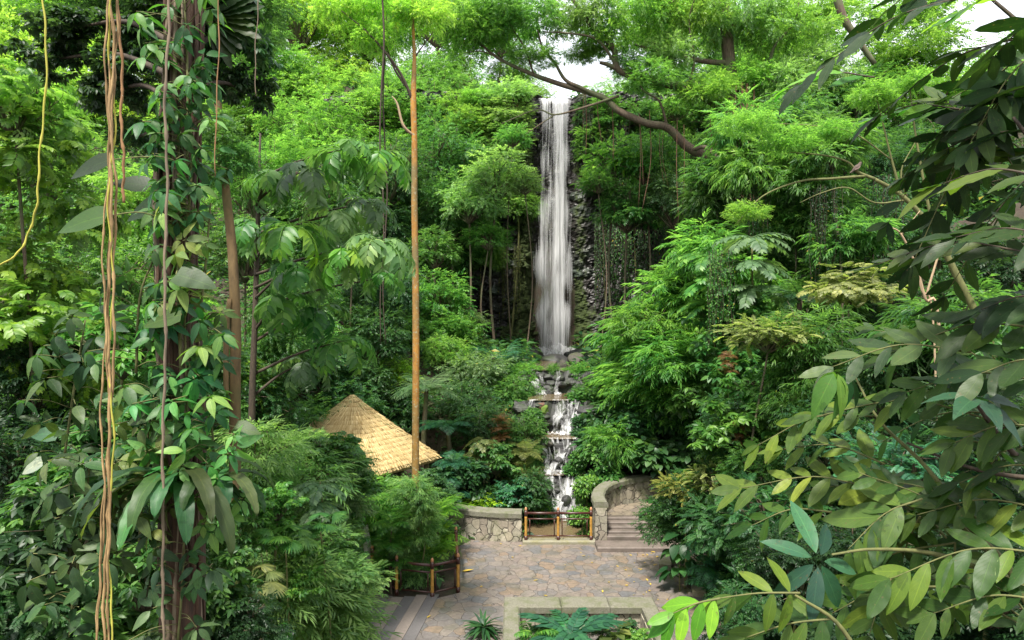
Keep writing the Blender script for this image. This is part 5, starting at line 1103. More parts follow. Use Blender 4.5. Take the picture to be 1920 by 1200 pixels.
for k in range(46):
    px = [1390, 1402, 1385, 1412, 1376, 1395][k % 6] + q.normal(0, 7) if k < 14 else q.uniform(1090, 1500); py = q.uniform(150, 260) if k < 14 else np.interp(px, [1090, 1200, 1300, 1500], [175, 215, 240, 180]) + q.normal(0, 12)
    a = W(px, py, 37.5); l = q.uniform(4, 7) if k < 14 else q.uniform(1.5, 6); r = q.uniform(.03, .08) if k < 14 else q.uniform(.012, .028)
    tube_obj('aerial_root', [a, a + (q.normal(0, .1), 0, -l * .5), a + (q.normal(0, .15), 0, -l)], [r, r * .8, r * .5], M_ROOT, big, 5, 0, O, 4)
# roots over the cliff left of the lip
e = empty('cliff_roots', W(938, 195, 48.3)); tag(e, 'reddish aerial roots hanging over the cliff left of the waterfall lip', 'roots')
for k in range(20):
    a = np.array([q.uniform(-1.3, 1.3), q.normal(-.2, .25), q.uniform(-.2, .6)]); l = q.uniform(2.0, 5.0); r = q.uniform(.03, .09) if k % 3 == 0 else .025
    tube_obj('root', [a, a + (q.normal(0, .08), -.1, -l * .5), a + (q.normal(0, .15), 0, -l)], [r, r, r * .6], M_ROOT, e, 5, 0, (0, 0, 0), 4)

# --- slender yellow trunk
yb = W(779, 1073, 20); yb[2] = g1(yb[0], yb[1]); yt = empty('slender_tree', yb); tag(yt, 'slender straight tree with bare yellow-orange trunk in front of the thatched hut', 'tree'); O = -yb
tube_obj('trunk', [yb - (0, 0, .3)] + pxpath([(780, 980, 20), (779, 870, 20), (780, 650, 20), (779, 500, 20), (777, 380, 20), (777, 270, 20), (775, 185, 20), (777, 110, 20), (775, 60, 20), (772, -30, 20)]), [.112, .110, .106, .101, .097, .09, .085, .09, .055, .045, .03], M_BARKYEL, yt, 10, .02, O, 8)
for pts, rad in [([(775, 190, 20), (752, 140, 19.8), (720, 95, 19.6), (688, 60, 19.5), (640, 20, 19.4)], [.05, .04, .035, .025, .012]), ([(774, 180, 20), (740, 130, 20.2), (722, 80, 20.4), (705, 20, 20.6)], [.04, .03, .025, .012]),
                 ([(776, 255, 20), (756, 235, 19.8), (745, 195, 19.8), (735, 180, 19.8)], [.045, .04, .03, .01]), ([(776, 110, 20), (790, 90, 20), (812, 60, 20)], [.03, .02, .01])]:
    tube_obj('limb', pxpath(pts), rad, M_TWIG if rad[0] != .045 else M_PALE, yt, 6, 0, O)
for k, (px, py, r) in enumerate([(650, 20, 70), (720, 20, 70), (790, 30, 65), (700, 75, 55)]):
    pr = PROTO['lacy'][k % 2]; c = W(px, py, 20) - yb; s = r * 20 / F / pr['R']; child('crown', pr['fol'], yt, c, (0, 0, k * 1.3), (s, s, s * 1.2), PAL['lime'])

# --- creepers hanging on thin dark stems left of the yellow trunk
for k, (px, D) in enumerate([(716, 19), (722, 21)]):
    e = empty('hanging_creeper', W(px, -20, D)); tag(e, ['thin dark creeper stem hanging left of the yellow trunk', 'thicker brown creeper stem hanging just left of the yellow trunk'][k], 'creeper')
    a = W(px, -20, D); pts = [W(px + 4 * math.sin(i * 1.7 + k), -20 + i * 95, D) - a for i in range(8)]
    tube_obj('stem', pts, [.03, .024, .02, .012], M_TWIG, e, 5)

# --- tan trunk
lb_ = W(440, 1000, 12); lb_[2] = g1(lb_[0], lb_[1]); e = empty('tan_tree', lb_); tag(e, 'smooth tan trunk rising behind the big vine-clad trunk', 'tree'); O = -lb_
tube_obj('trunk', [lb_ - (0, 0, .3)] + pxpath([(440, 860, 12), (441, 700, 12), (442, 620, 12), (436, 480, 12), (425, 370, 12), (412, 260, 12), (405, 100, 12), (400, -60, 12)]), [.11, .10, .095, .088, .082, .078, .07, .06, .04], M_BARKTAN, e, 9, .04, O)
tube_obj('limb', pxpath([(424, 760, 11.9), (424, 640, 11.9), (430, 560, 11.9)]), [.05, .05, .04], M_BARKTAN, e, 7, .02, O)
for k, (px, py, r) in enumerate([(400, -40, 90), (470, 60, 70), (415, 255, 60), (395, 330, 45), (450, 300, 50)]):
    pr = PROTO['leafy'][k % 3]; c = W(px, py, 11.8) - lb_; s = r * 12 / F / pr['R']; child('crown', pr['fol'], e, c, (0, 0, k), (s, s, s), PAL['mid'])

for k, (px, py, D, sx, sz, colr, lb) in enumerate([(1420, 300, 25, .45, .42, 'deep', 'thin dark creeper hanging below the thin-leaved tree at the right'), (1545, 350, 23, .5, .45, 'dark', 'dark creeper draping the tree under the perched bird'), (1660, 330, 24, .6, .5, 'deep', 'leafy creeper draping the dark tree behind the forked limbs'), (1350, 470, 21.5, .5, .4, 'mid', 'creeper trailing down the middle of the right bank')]):
    c = W(px, py, D); e = empty('hanging_creeper', c); tag(e, lb, 'creeper'); fo, stm = IVY[k % 3]; child('foliage', fo, e, sc=(sx, 1, sz), color=PAL[colr]); child('stems', stm, e, sc=(sx, 1, sz))
# --- tree with big pinnate leaves: one trunk near the tan one, limbs carrying the rosettes
pt = W(470, 1000, 14.5); pt[2] = g1(pt[0], pt[1]); e = empty('pinnate_tree', pt); tag(e, 'tree with big bright and grey-green pinnate leaves between the tan and yellow trunks', 'tree'); O = -pt
tube_obj('trunk', [pt - (0, 0, .3)] + pxpath([(472, 800, 14.5), (478, 600, 14.6), (484, 400, 14.7), (488, 250, 14.8)]), [.09, .075, .065, .05, .02], M_TWIG, e, 8, .05, O)
q = np.random.default_rng(61)
for k, (px, py, D, r, c, x0) in enumerate([(712, 290, 14, 82, 'bright', 0), (640, 280, 13.6, 90, 'fresh', 0), (570, 320, 14, 90, 'grey', 0), (510, 330, 14.4, 80, 'fresh', 0), (545, 425, 13, 95, 'bright', 0), (630, 400, 14.2, 85, 'pale', 0), (712, 455, 13.5, 90, 'pale', 0), (640, 480, 13.3, 90, 'bright', 0), (560, 500, 13.8, 85, 'fresh', 0),
      (530, 560, 14, 85, 'fresh', 0), (640, 640, 15, 80, 'fresh', 0), (570, 680, 15, 75, 'grey', 0), (690, 380, 14.6, 70, 'grey', 0), (720, 520, 14.2, 60, 'fresh', 0), (480, 420, 15, 80, 'fresh', 0), (600, 580, 14.8, 75, 'mid', 0)]):
    kd, asp = 'bigpinnate', 1.0
    pr = PROTO[kd][k % 2]; cw = W(px, py, D); s = r * D / F / pr['R']; jt = W(478, py + 60, 14.6)
    tube_obj('limb', [jt, (jt + cw) / 2 + (0, 0, .08), cw], [.035, .025, .012], M_TWIG, e, 6, 0, O)
    for (kk, a, el, ls) in pr['lay'][:8]: child('frond', pr['fronds'][kk], e, cw - pt, (0, -el + .2, a + k), (s * ls, s * ls, s * ls * max(asp, .75)), PAL[c])

# ================================================================== NEAR PLANTS
def near_spray(parent, a, b, pairs, leaf_px, color, droop=.25, ang=58, up=.75, sag=.12, tm=None, twig=.006, seed=0, name='leaf_spray', tcol=M_STEM):
    q = np.random.default_rng(seed); A, B = W(*a), W(*b); L = np.linalg.norm(B - A); mid = (A + B) / 2 + np.array([0, 0, sag * L])
    P = smooth_path([A, mid, B], 10); n = len(P); D = (a[2] + b[2]) / 2; ln = leaf_px * D / F
    g = Geo(); o = np.array(parent.location); ts = np.linspace(.12, 1, pairs)
    PP, XX, NN, SS = [], [], [], []
    for k, t in enumerate(ts):
        i = min(n - 1, t * (n - 1)); i0 = int(min(n - 2, i)); p = P[i0] + (P[i0 + 1] - P[i0]) * (i - i0); T = nrm(P[i0 + 1] - P[i0])
        nb = nrm(np.array([q.normal(0, .12), -(1.35 - up), up])); sd = nrm(np.cross(nb, T)); nb = np.cross(T, sd)
        for s in ((-1, 1) if k < pairs - 1 else (-1, 1, 0)):
            if q.random() < .07: continue
            an = math.radians(ang) * (1 - .35 * t) + q.normal(0, .13); x = T * math.cos(an) + s * sd * math.sin(an) + np.array([0, 0, -droop * .7 * q.uniform(.2, 1.6)]) if s else T
            PP.append(p + T * q.uniform(-.01, .01)); XX.append(x); NN.append(nb + q.normal(0, .22, 3)); SS.append(ln * q.uniform(.75, 1.12) * (1 - .2 * t))
    kk = q.integers(0, 3, len(PP))
    for j in range(3):
        m_ = kk == j
        if m_.any(): leaves(g, TELL[j], np.array(PP)[m_] - o, np.array(XX)[m_], np.array(NN)[m_], np.array(SS)[m_], q.random(m_.sum()) * .8)
    sp = g.obj(name, M_NEAR, parent, uv=True, color=color)
    tg = Geo(); tube(tg, P - o, np.linspace(twig, twig * .35, n), 5); tg.obj('twig', tcol, sp); return sp
def near_whorl(parent, p, n, leaf_px, color, droop=.5, face=(0, -.5, .8), seed=0, tm=None):
    q = np.random.default_rng(seed); c = W(*p) - np.array(parent.location); P, X, N, Sz = U_whorl(q, n, leaf_px * p[2] / F, droop)
    fr = frames(np.array([[1.0, .1, -.05]]), np.array([face]) / np.linalg.norm(face))[0]; g = Geo()
    leaves(g, tm or THD, c + P @ fr.T, X @ fr.T, N @ fr.T, Sz, q.random(n) * .8); return g.obj('leaf_whorl', M_NEAR, parent, uv=True, color=color)
def near_plant(name, label, cat, px, D, stems, m=M_TWIG):
    b = W(px, 600, D); b[2] = g1(b[0], b[1]); e = empty(name, b); tag(e, label, cat)
    for rows, rad in stems:
        lead = []
        if rows[0] is None: x, y, d = rows[1]; lead = [b - (0, 0, .1)] + pxpath([(px + (x - px) * .3, y + 1300, d), (px + (x - px) * .5, y + 600, d), (px + (x - px) * .8, y + 220, d)])
        P = lead + pxpath([r for r in rows if r is not None]); rr = [rad[0]] * len(lead) + list(rad[-(len(P) - len(lead)):])
        tube_obj('branch', P, rr, m, e, 7, .03, -b)
    return e
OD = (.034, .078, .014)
SILH, DK2, OL, GY, TL, YL, YO, BR, FR = (.014, .036, .010), (.026, .054, .012), (.042, .088, .014), (.046, .085, .030), (.028, .10, .048), (.10, .16, .022), (.058, .112, .013), (.10, .24, .02), (.055, .16, .03)  # darkest tone paints leaves as unlit silhouettes, shade put into the colour
p1 = near_plant('overhanging_tree', 'dark large-leaved tree hanging into the upper right corner', 'tree', 2080, 3.4, [
    ([None, (2080, 700, 3.4), (2040, 400, 3.4), (1990, 120, 3.4), (1940, -60, 3.5)], [.05, .045, .035, .025, .015]), ([(2040, 420, 3.4), (1960, 300, 3.5), (1900, 220, 3.6)], [.02, .014, .008]), ([(2060, 520, 3.3), (1990, 500, 3.2), (1930, 470, 3.2)], [.018, .012, .008]), ([(1990, 130, 3.4), (1930, 60, 3.5), (1850, -10, 3.6)], [.015, .012, .008])])
for k, r in enumerate([((1870, -20, 3.6), (1500, 160, 4.2), 10, 88, SILH, .15), ((1960, 60, 3.4), (1650, 215, 4.2), 9, 88, SILH, .2), ((1960, 150, 3.4), (1725, 290, 4.0), 7, 92, SILH, .2), ((1990, -30, 3.2), (1800, 20, 3.5), 5, 110, BR, .1),
        ((1950, 240, 3.5), (1690, 335, 4.1), 8, 82, SILH, .3), ((1640, 145, 4.2), (1478, 165, 4.6), 5, 78, BR, .25), ((1800, 205, 4), (1640, 222, 4.3), 6, 72, BR, .3), ((1970, 335, 2.8), (1765, 345, 3.2), 4, 120, OL, .3),
        ((1990, 450, 2.8), (1790, 445, 3.0), 5, 115, DK2, .2), ((1960, 480, 3), (1640, 497, 3.6), 9, 75, DK2, .1), ((1990, 300, 3), (1850, 420, 3.3), 4, 110, SILH, .3), ((1990, 560, 3), (1840, 580, 3.2), 5, 105, SILH, .4),
        ((1990, 20, 3), (1860, 110, 3.4), 5, 105, SILH, .3), ((1900, 240, 3.7), (1760, 400, 4), 6, 80, DK2, .35), ((1800, -40, 3.8), (1620, 60, 4.4), 6, 80, SILH, .2)]):
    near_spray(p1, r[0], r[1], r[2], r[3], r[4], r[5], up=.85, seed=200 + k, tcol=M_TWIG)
p2 = near_plant('large_leaf_shrub', 'near shrub with long grey-green and olive leaves at the right edge, mid height', 'shrub', 2040, 3.2, [
    ([None, (2040, 1100, 3.2), (1990, 920, 3.2), (1900, 850, 3.2), (1840, 770, 3.2), (1825, 735, 3.2)], [.03, .026, .02, .014, .01, .006]), ([(1990, 920, 3.2), (1980, 760, 3.2), (1930, 640, 3.2)], [.018, .013, .008]), ([(1960, 900, 3.3), (1830, 880, 3.4), (1700, 830, 3.6)], [.014, .01, .006])])
for k, r in enumerate([((1960, 615, 3.1), (1690, 655, 3.4), 6, 120, OL, .12), ((1820, 660, 3.2), (1560, 688, 3.4), 5, 92, GY, .2), ((1960, 715, 3.2), (1700, 735, 3.5), 7, 95, OD, .3), ((1900, 800, 3.4), (1530, 780, 3.8), 9, 78, YO, .3), ((1960, 800, 3), (1790, 830, 3.2), 5, 105, OL, .4), ((1640, 780, 3.7), (1420, 835, 4), 6, 70, YO, .35), ((1990, 680, 2.9), (1840, 700, 3), 4, 110, DK2, .3)]):
    near_spray(p2, r[0], r[1], r[2], r[3], r[4], r[5], seed=230 + k)
near_whorl(p2, (1832, 745, 3.0), 7, 95, (.03, .09, .05), .12, (0, -.35, .9), 5); near_whorl(p2, (1568, 690, 3.3), 5, 98, FR, .95, (0, -.3, .9), 6); near_whorl(p2, (1590, 700, 3.4), 4, 80, TL, 1.0, (0, -.3, .9), 7)
p3 = near_plant('olive_leaf_shrub', 'near shrub of yellow-olive leaves with one teal whorl, lower right', 'shrub', 1990, 3.3, [
    ([None, (1990, 1300, 3.3), (1900, 1080, 3.4), (1800, 985, 3.5), (1700, 940, 3.6)], [.03, .026, .02, .013, .007]), ([(1900, 1090, 3.4), (1760, 1040, 3.4), (1640, 1030, 3.3), (1560, 1040, 3.2)], [.016, .012, .008, .005]), ([(1860, 1040, 3.4), (1740, 880, 3.6), (1650, 790, 3.8), (1600, 700, 4)], [.014, .011, .008, .005])], M_STEM)
for k, r in enumerate([((1710, 945, 3.6), (1390, 915, 4.0), 9, 78, YL, .2), ((1660, 870, 3.7), (1470, 842, 4), 5, 70, YO, .4), ((1730, 935, 3.4), (1590, 1030, 3.5), 7, 112, OL, .25), ((1980, 1040, 3), (1670, 1085, 3.2), 8, 105, YO, .25), ((1980, 960, 3.1), (1720, 965, 3.4), 7, 98, OL, .3), ((1980, 1130, 2.9), (1750, 1150, 3.1), 7, 92, OD, .3), ((1680, 1070, 3.3), (1630, 1190, 3.3), 6, 92, OL, .3), ((1860, 990, 3.3), (1640, 900, 3.7), 7, 85, YO, .3), ((1990, 880, 3.0), (1800, 905, 3.3), 6, 95, OD, .25), ((1760, 1100, 3.3), (1560, 1150, 3.5), 7, 82, OD, .25), ((1560, 960, 3.7), (1410, 985, 3.9), 5, 70, OL, .3)]):
    near_spray(p3, r[0], r[1], r[2], r[3], r[4], r[5], seed=260 + k)
near_whorl(p3, (1535, 1050, 3.2), 7, 112, (.03, .095, .055), .25, (-.1, -.8, .6), 9, TELL[1])
def fill(parent, rows, n, x0, x1, y0, y1, lp, cols, seed):   # more sprays growing off the same branches
    q = np.random.default_rng(seed); B = smooth_path(pxpath(rows), 8)
    for k in range(n):
        tx, ty = q.uniform(x0, x1), q.uniform(y0, y1); c = B[int(q.integers(0, len(B)))]; px, py = 960 + c[0] / c[1] * F, 600 - (c[2] - CAMZ) / c[1] * F
        t = W(tx, ty, c[1] + q.uniform(.1, 1.0)); d = t - c; L = np.linalg.norm(d); m = min(1.15, L)
        st = t - d / L * m; sx, sy = 960 + st[0] / st[1] * F, 600 - (st[2] - CAMZ) / st[1] * F
        near_spray(parent, (sx, sy, st[1]), (tx, ty, t[1]), int(5 + m * 4), lp * q.uniform(.75, 1.15), cols[k % len(cols)], q.uniform(.0, .3), up=q.uniform(.55, .8), seed=seed + k)
        if L > m: tg = Geo(); tube(tg, smooth_path([c - np.array(parent.location), (c + st) / 2 - np.array(parent.location) - (0, 0, .03), st - np.array(parent.location)], 4), [.007] * 9, 5); tg.obj('branch', M_STEM, parent)
OD = (.034, .078, .014)
fill(p3, [(1960, 1200, 3.4), (1900, 1080, 3.4), (1760, 1000, 3.5), (1700, 940, 3.6)], 15, 1480, 1800, 860, 1190, 64, [OL, YO, OD, YL, OD, DK2], 507)
fill(p2, [(1990, 920, 3.4), (1900, 850, 3.4), (1960, 700, 3.4)], 6, 1600, 1860, 600, 900, 64, [OD, OL, DK2, GY, OD], 330)
fill(p1, [(2000, 500, 3.5), (1990, 250, 3.5), (1950, 60, 3.6)], 9, 1650, 1880, 60, 560, 84, [SILH, DK2, SILH, OD], 402)
p4 = near_plant('hanging_leaf_shrub', 'near shrub with a row of hanging bright to yellow leaves at the bottom edge', 'shrub', 1640, 3.1, [([None, (1640, 1320, 3.1), (1580, 1180, 3.1), (1490, 1115, 3.1)], [.02, .016, .01, .006])], M_STEM)
near_spray(p4, (1500, 1112, 3.1), (1345, 1122, 3.1), 5, 88, YO, 1.3, 70, .6, .03, seed=291); near_spray(p4, (1350, 1122, 3.1), (1262, 1150, 3.1), 4, 88, (.09, .26, .02), 1.3, 60, .6, .05, seed=292)
near_spray(p4, (1560, 1160, 3.1), (1400, 1195, 3.2), 6, 85, OL, .6, 65, .6, .05, seed=293)

# --- big vine-clad trunk on the left
vb = W(338, 600, 6.5); vb[2] = g1(vb[0], vb[1]); vt = empty('vine_clad_tree', vb); tag(vt, 'big dark reddish trunk covered in climbing plants, left foreground', 'tree'); O = -vb
VP = pxpath([(345, 1500, 6.5), (343, 1200, 6.5), (340, 1000, 6.5), (343, 800, 6.5), (334, 600, 6.5), (330, 400, 6.5), (338, 200, 6.5), (345, 0, 6.5), (348, -200, 6.5)])
tube_obj('trunk', [vb - (0, 0, .2)] + VP, [.24, .21, .20, .195, .19, .185, .18, .17, .155], M_BARKRED, vt, 18, .07, O, 10)
q = np.random.default_rng(41)
for k in range(13):
    a0 = q.uniform(3.3, 6.1); tw = q.uniform(-.5, .5); P = smooth_path([vb] + VP, 8); t = np.linspace(0, 1, len(P)); rr = .19 + .012 * np.sin(t * 40 + k)
    P = P + np.stack([np.cos(a0 + tw * np.sin(t * 9 + k)) * rr, np.sin(a0 + tw * np.sin(t * 9 + k)) * rr, 0 * t], -1); r = q.uniform(.012, .03)
    tube_obj('clinging_root', P[::3] - vb, [r, r * .9, r * .7], M_BARKRED if k % 3 else M_FIBRE, vt, 6, .12, (0, 0, 0), 5)
for k, (kd, px, py, D, r, c, asp) in enumerate([('palmate', 150, 50, 7.4, 100, 'dark', .6), ('palmate', 260, 120, 7.2, 80, 'dark', .7), ('palmate', 440, 80, 7.6, 95, 'deep', .9), ('palmate', 330, -30, 7, 120, 'dark', .6), ('palmate', 110, 110, 7.6, 80, 'dark', .8), ('palmate', 215, 170, 7.4, 80, 'dark', .9), ('palmate', 455, 165, 7.6, 75, 'dark', .9), ('palmate', 400, 20, 7.4, 100, 'dark', .8), ('palmate', 285, 60, 7.3, 90, 'dark', .8), ('leafy', 250, 260, 7.8, 60, 'dark', .8), ('leafy', 200, -10, 9, 150, 'deep', .5), ('leafy', 470, 10, 9, 110, 'mid', .6)]):
    pr = PROTO[kd][k % 3]; c0 = W(px, py, D) - vb; s = r * D / F / pr['R']; child('crown', pr['fol'], vt, c0, (0, 0, k * 2.1), (s, s, s * asp * 1.2), PAL[c])
    tube_obj('limb', [W(340, max(py - 20, -60) + 60, 6.5), (W(340, py, 6.6) + W(px, py, D)) / 2 + (0, 0, .05), W(px, py, D)], [.035, .025, .012], M_TWIG, vt, 6, 0, O)
def climber(label, rows, col, leafs, n, seed, name='climbing_plant', tm=None):
    q = np.random.default_rng(seed); b = W(*rows[0]); e = empty(name, b); tag(e, label, 'climbing plant')
    tube_obj('stem', pxpath(rows), [.014, .012, .008], M_STEM, e, 5, 0, -b)
    P = smooth_path(pxpath(rows), 12)
    for k in range(n):
        p = P[int((k + q.random()) / n * (len(P) - 1))]; sd = q.choice([-1, 1]); d = np.array([sd * q.uniform(.04, .36), -q.uniform(.03, .28), q.uniform(-.05, .16)])
        c = p + d; fr = frames(np.array([[d[0], -.2, -.2 + q.normal(0, .2)]]), np.array([[d[0] * .9, -.75, .75]]) + q.normal(0, .2, (1, 3)))[0]
        PP, X, N, Sz = U_whorl(q, int(q.integers(4, 7)), leafs * q.uniform(.75, 1.2), q.uniform(.3, .8)); g = Geo()
        leaves(g, tm or THD, c - b + PP @ fr.T, X @ fr.T, N @ fr.T, Sz, q.random(len(PP)) * .85)
        w = g.obj('leaf_whorl', M_NEAR, e, uv=True, color=tuple(np.array(col) * q.uniform(.75, 1.35) * np.array([q.uniform(.85, 1.5), 1, q.uniform(.8, 1.1)])))
        tg = Geo(); pp = smooth_path([p - b, p - b + d * .5 + (0, 0, .04), c - b], 4); tube(tg, pp, .004, 4); tg.obj('petiole', M_STEM, w)
climber('dark climbing plant on the topmost part of the vine-clad trunk', [(350, 330, 6.3), (352, 150, 6.3), (345, -20, 6.3)], (.032, .13, .032), .18, 44, 51)
climber('teal five-leaved climber on the vine-clad trunk just below its top', [(350, 430, 6.25), (360, 300, 6.25), (350, 120, 6.25)], (.04, .15, .05), .17, 34, 52)
climber('pale leaved climber on the right side of the vine-clad trunk at mid height', [(370, 640, 6.3), (385, 500, 6.3), (395, 380, 6.3)], (.085, .18, .05), .20, 22, 53)
climber('bright teal climber around the vine-clad trunk above the bird\'s nest fern', [(350, 860, 6.25), (350, 720, 6.25), (345, 560, 6.25)], (.03, .145, .045), .21, 34, 54)
climber('light green climber spreading right of the trunk beside the bird\'s nest fern', [(380, 1000, 6.2), (400, 860, 6.2), (390, 740, 6.2)], (.06, .18, .05), .20, 24, 55)
climber('olive climber spreading left of the trunk beside the bird\'s nest fern', [(260, 1040, 6.3), (270, 880, 6.3), (290, 720, 6.3)], (.045, .10, .032), .23, 26, 56)
climber('dusty climber between the lianas and the trunk at mid height', [(255, 700, 6.4), (262, 560, 6.4), (290, 480, 6.4)], (.035, .11, .04), .22, 16, 57)
climber('dark climber at the foot of the vine-clad trunk near the bottom edge', [(330, 1240, 6.3), (340, 1120, 6.3), (345, 1010, 6.3)], (.035, .09, .04), .20, 18, 58)
climber('wide-leaved dark climber left of the lianas at lower left', [(130, 1180, 6.2), (150, 1020, 6.2), (170, 860, 6.2)], (.030, .075, .026), .24, 24, 59)
climber('dark climber between lianas and left edge at mid height', [(120, 860, 7.2), (140, 720, 7.2), (160, 600, 7.2)], (.03, .085, .03), .24, 18, 60)
def strap(g, p, az, L, w, el, droop, q):
    n = 18; t = np.linspace(0, 1, n); a = el - (el + droop) * t ** .8; ds = L / (n - 1); r = np.concatenate([[0], np.cumsum(np.cos(a[:-1]) * ds)]); z = np.concatenate([[0], np.cumsum(np.sin(a[:-1]) * ds)])
    d = np.array([math.cos(az), math.sin(az), 0]); s = np.array([-d[1], d[0], 0]); C = p + r[:, None] * d + z[:, None] * np.array([0, 0, 1]); T = nrm(np.gradient(C, axis=0)); Nn = np.cross(T, s)
    ww = w * (np.sin(np.pi * np.clip(.05 + .95 * t, 0, 1)) ** .6) * np.where(t > .97, .25, 1); V = []; U = []
    for i in range(n):
        for k in (-1, -.5, 0, .5, 1):
            V.append(C[i] + s * k * ww[i] + Nn[i] * (abs(k) * .22 * ww[i] + .10 * w * abs(k) * math.sin(i * 2.1 + k * 2 + az * 3))); U.append((t[i], .5 + .5 * k))
    idx = np.arange(n * 5).reshape(n, 5); qd = np.stack([idx[:-1, :-1], idx[1:, :-1], idx[1:, 1:], idx[:-1, 1:]], -1).reshape(-1, 4)
    g.add(V, np.concatenate([qd[:, [0, 1, 2]], qd[:, [0, 2, 3]]]), np.full(len(qd) * 2, q.random() * .8), U)
def nest(label, p, n, L, w, seed):
    q = np.random.default_rng(seed); c = W(*p); e = empty('birds_nest_fern', c); tag(e, label, 'fern')
    for k in range(n):
        az = -math.pi / 2 + ((k * .618) % 1 - .5) * 4.4 + q.normal(0, .1); g = Geo(); strap(g, np.array([math.cos(az) * .06, math.sin(az) * .06, 0]), az, L * q.uniform(.7, 1.1), w * q.uniform(.85, 1.1), q.uniform(.2, 1.0), q.uniform(1.25, 1.55), q)
        g.obj('frond', M_NEAR, e, uv=True, color=[(.045, .095, .025), (.03, .11, .04), (.065, .09, .03), (.028, .08, .028)][k % 4])
nest('large bird\'s nest fern with hanging strap leaves on the vine-clad trunk', (335, 900, 6.15), 19, .98, .078, 71)
nest('smaller bird\'s nest fern clinging to the right side of the vine-clad trunk', (405, 900, 6.3), 9, .75, .07, 72)
# broad single leaves sticking out of the trunk
bl = empty('elephant_ear_climber', W(335, 610, 6.3)); tag(bl, 'climber with a few huge rounded olive leaves along the vine-clad trunk', 'climbing plant'); bo = np.array(bl.location)
tube_obj('stem', pxpath([(340, 700, 6.28), (335, 550, 6.28), (335, 400, 6.28), (335, 250, 6.3)]), [.018, .012], M_STEM, bl, 6, 0, -bo)
for k, (a, b, D, c) in enumerate([((200, 405), (108, 418), 6.0, OL), ((330, 515), (405, 525), 6.0, GY), ((340, 590), (270, 598), 6.0, OL), ((205, 300), (130, 320), 6.6, SILH), ((310, 375), (235, 400), 6.6, SILH), ((280, 350), (215, 330), 6.8, SILH), ((440, 800), (490, 805), 6.2, OL), ((290, 770), (238, 785), 6.1, GY), ((110, 815), (60, 805), 8, TL), ((80, 865), (40, 880), 8, (.3, .36, .3)), ((365, 660), (420, 670), 6.3, FR)]):
    A, B = W(*a, D), W(*b, D); g = Geo(); leaves(g, tmpl(hea(.33), 9, .12, .18), [A - bo], [B - A + np.array([0, -.04, -.03])], [[.1, -.75, .65]], [np.linalg.norm(B - A) * 1.05], [.4])
    o = g.obj('leaf', M_NEAR, bl, uv=True, color=c); tg = Geo(); tube(tg, smooth_path([np.array([(335 - 960) / F * 6.3, 6.3, A[2] - .06]) - bo, (A + W(335, a[1], 6.2)) / 2 - bo + (0, 0, .03), A - bo], 4), .006, 5); tg.obj('petiole', M_STEM, o)
fp = empty('palm_leaf_climber', W(400, 60, 7)); tag(fp, 'dark fan of long pleated leaves right of the trunk at the top', 'palm'); fo_ = np.array(fp.location); q = np.random.default_rng(81)
for k in range(11):
    a = -1.3 + k * .17; A = W(395, 30, 7); d = np.array([math.cos(a) * .75, -.15, math.sin(a) * .8]); g = Geo(); leaves(g, TSTR, [A - fo_], [d], [[.2, -.8, .4]], [.62 * q.uniform(.7, 1.1)], [q.random() * .5]); g.obj('frond', M_NEAR, fp, uv=True, color=DK2)
tube_obj('stem', [np.array([(345 - 960) / F * 6.5, 6.5, A[2] - .3]), A], [.02, .014], M_TWIG, fp, 5, 0, -fo_)

# --- lianas
def liana(label, rows, r, m, seed, knots=True):
    q = np.random.default_rng(seed); P = smooth_path(pxpath(rows), 14); b = P[-1].copy(); e = empty('liana', b); tag(e, label, 'liana'); n = len(P); t = np.arange(n)
    P = P + np.stack([.010 * np.sin(t * .21 + seed) + .005 * np.sin(t * .67), .012 * np.cos(t * .17 + seed * 2), 0 * t], -1)
    rr = r * (1 + .12 * np.sin(t * .9 + seed) + (.45 * (t % 9 == seed % 9) if knots else 0)); g = Geo(); tube(g, P - b, rr, 8, lump=.05, seed=seed); g.obj('stem', m, e); return e
def drop(x0, D, pts):  # continue to the ground
    return pts + [(pts[-1][0] + 2, 1500, D), (x0, 600 + CAMZ * F / D - 5, D)]
LI = ['thickest brown liana of the hanging bundle at the left', 'pale brown liana on the right side of the left bundle', 'thin brown liana on the left side of the left bundle', 'thin greenish liana twisting through the left bundle', 'slack brown liana leaving the foot of the left bundle']
for k, (xs_, r, m) in enumerate([([207, 210, 212, 208, 205, 204, 206, 202, 198, 196], .0100, M_LIANA), ([217, 216, 210, 214, 216, 212, 207, 206, 203, 201], .0085, M_LIANA), ([203, 200, 202, 200, 195, 194, 192, 194, 190, 178], .0065, M_LIANA), ([212, 205, 214, 206, 209, 206, 212, 204, 208, 207], .006, M_LIANAYEL), ([205, 206, 203, 206, 200, 203, 200, 197, 186, 180], .0055, M_LIANA)]):
    liana(LI[k], drop(195, 5, [(x, -60 + i * 142, 5.0 + .02 * ((i + k) % 3)) for i, x in enumerate(xs_)]), r, m, 11 + k)
liana('yellow-green young liana curling to the left edge', [(84, -60, 4.6), (84, 60, 4.6), (81, 220, 4.6), (73, 340, 4.6), (62, 410, 4.6), (40, 465, 4.6), (0, 498, 4.6), (-60, 520, 4.6)], 0.006, M_LIANAYEL, 23, True)
liana('thin orange-brown liana just right of the left bundle', [(226, -60, 5.4), (224, 60, 5.4), (228, 160, 5.4), (229, 250, 5.4), (232, 320, 5.4), (231, 380, 5.4)], .010, M_LIANARED, 29)
liana('fibrous grey-brown liana hanging in front of the vine-clad trunk', drop(305, 5.7, [(x, -60 + i * 142, 5.7) for i, x in enumerate([313, 314, 312, 310, 312, 308, 307, 305, 306, 305])]), .011, M_FIBRE, 31)
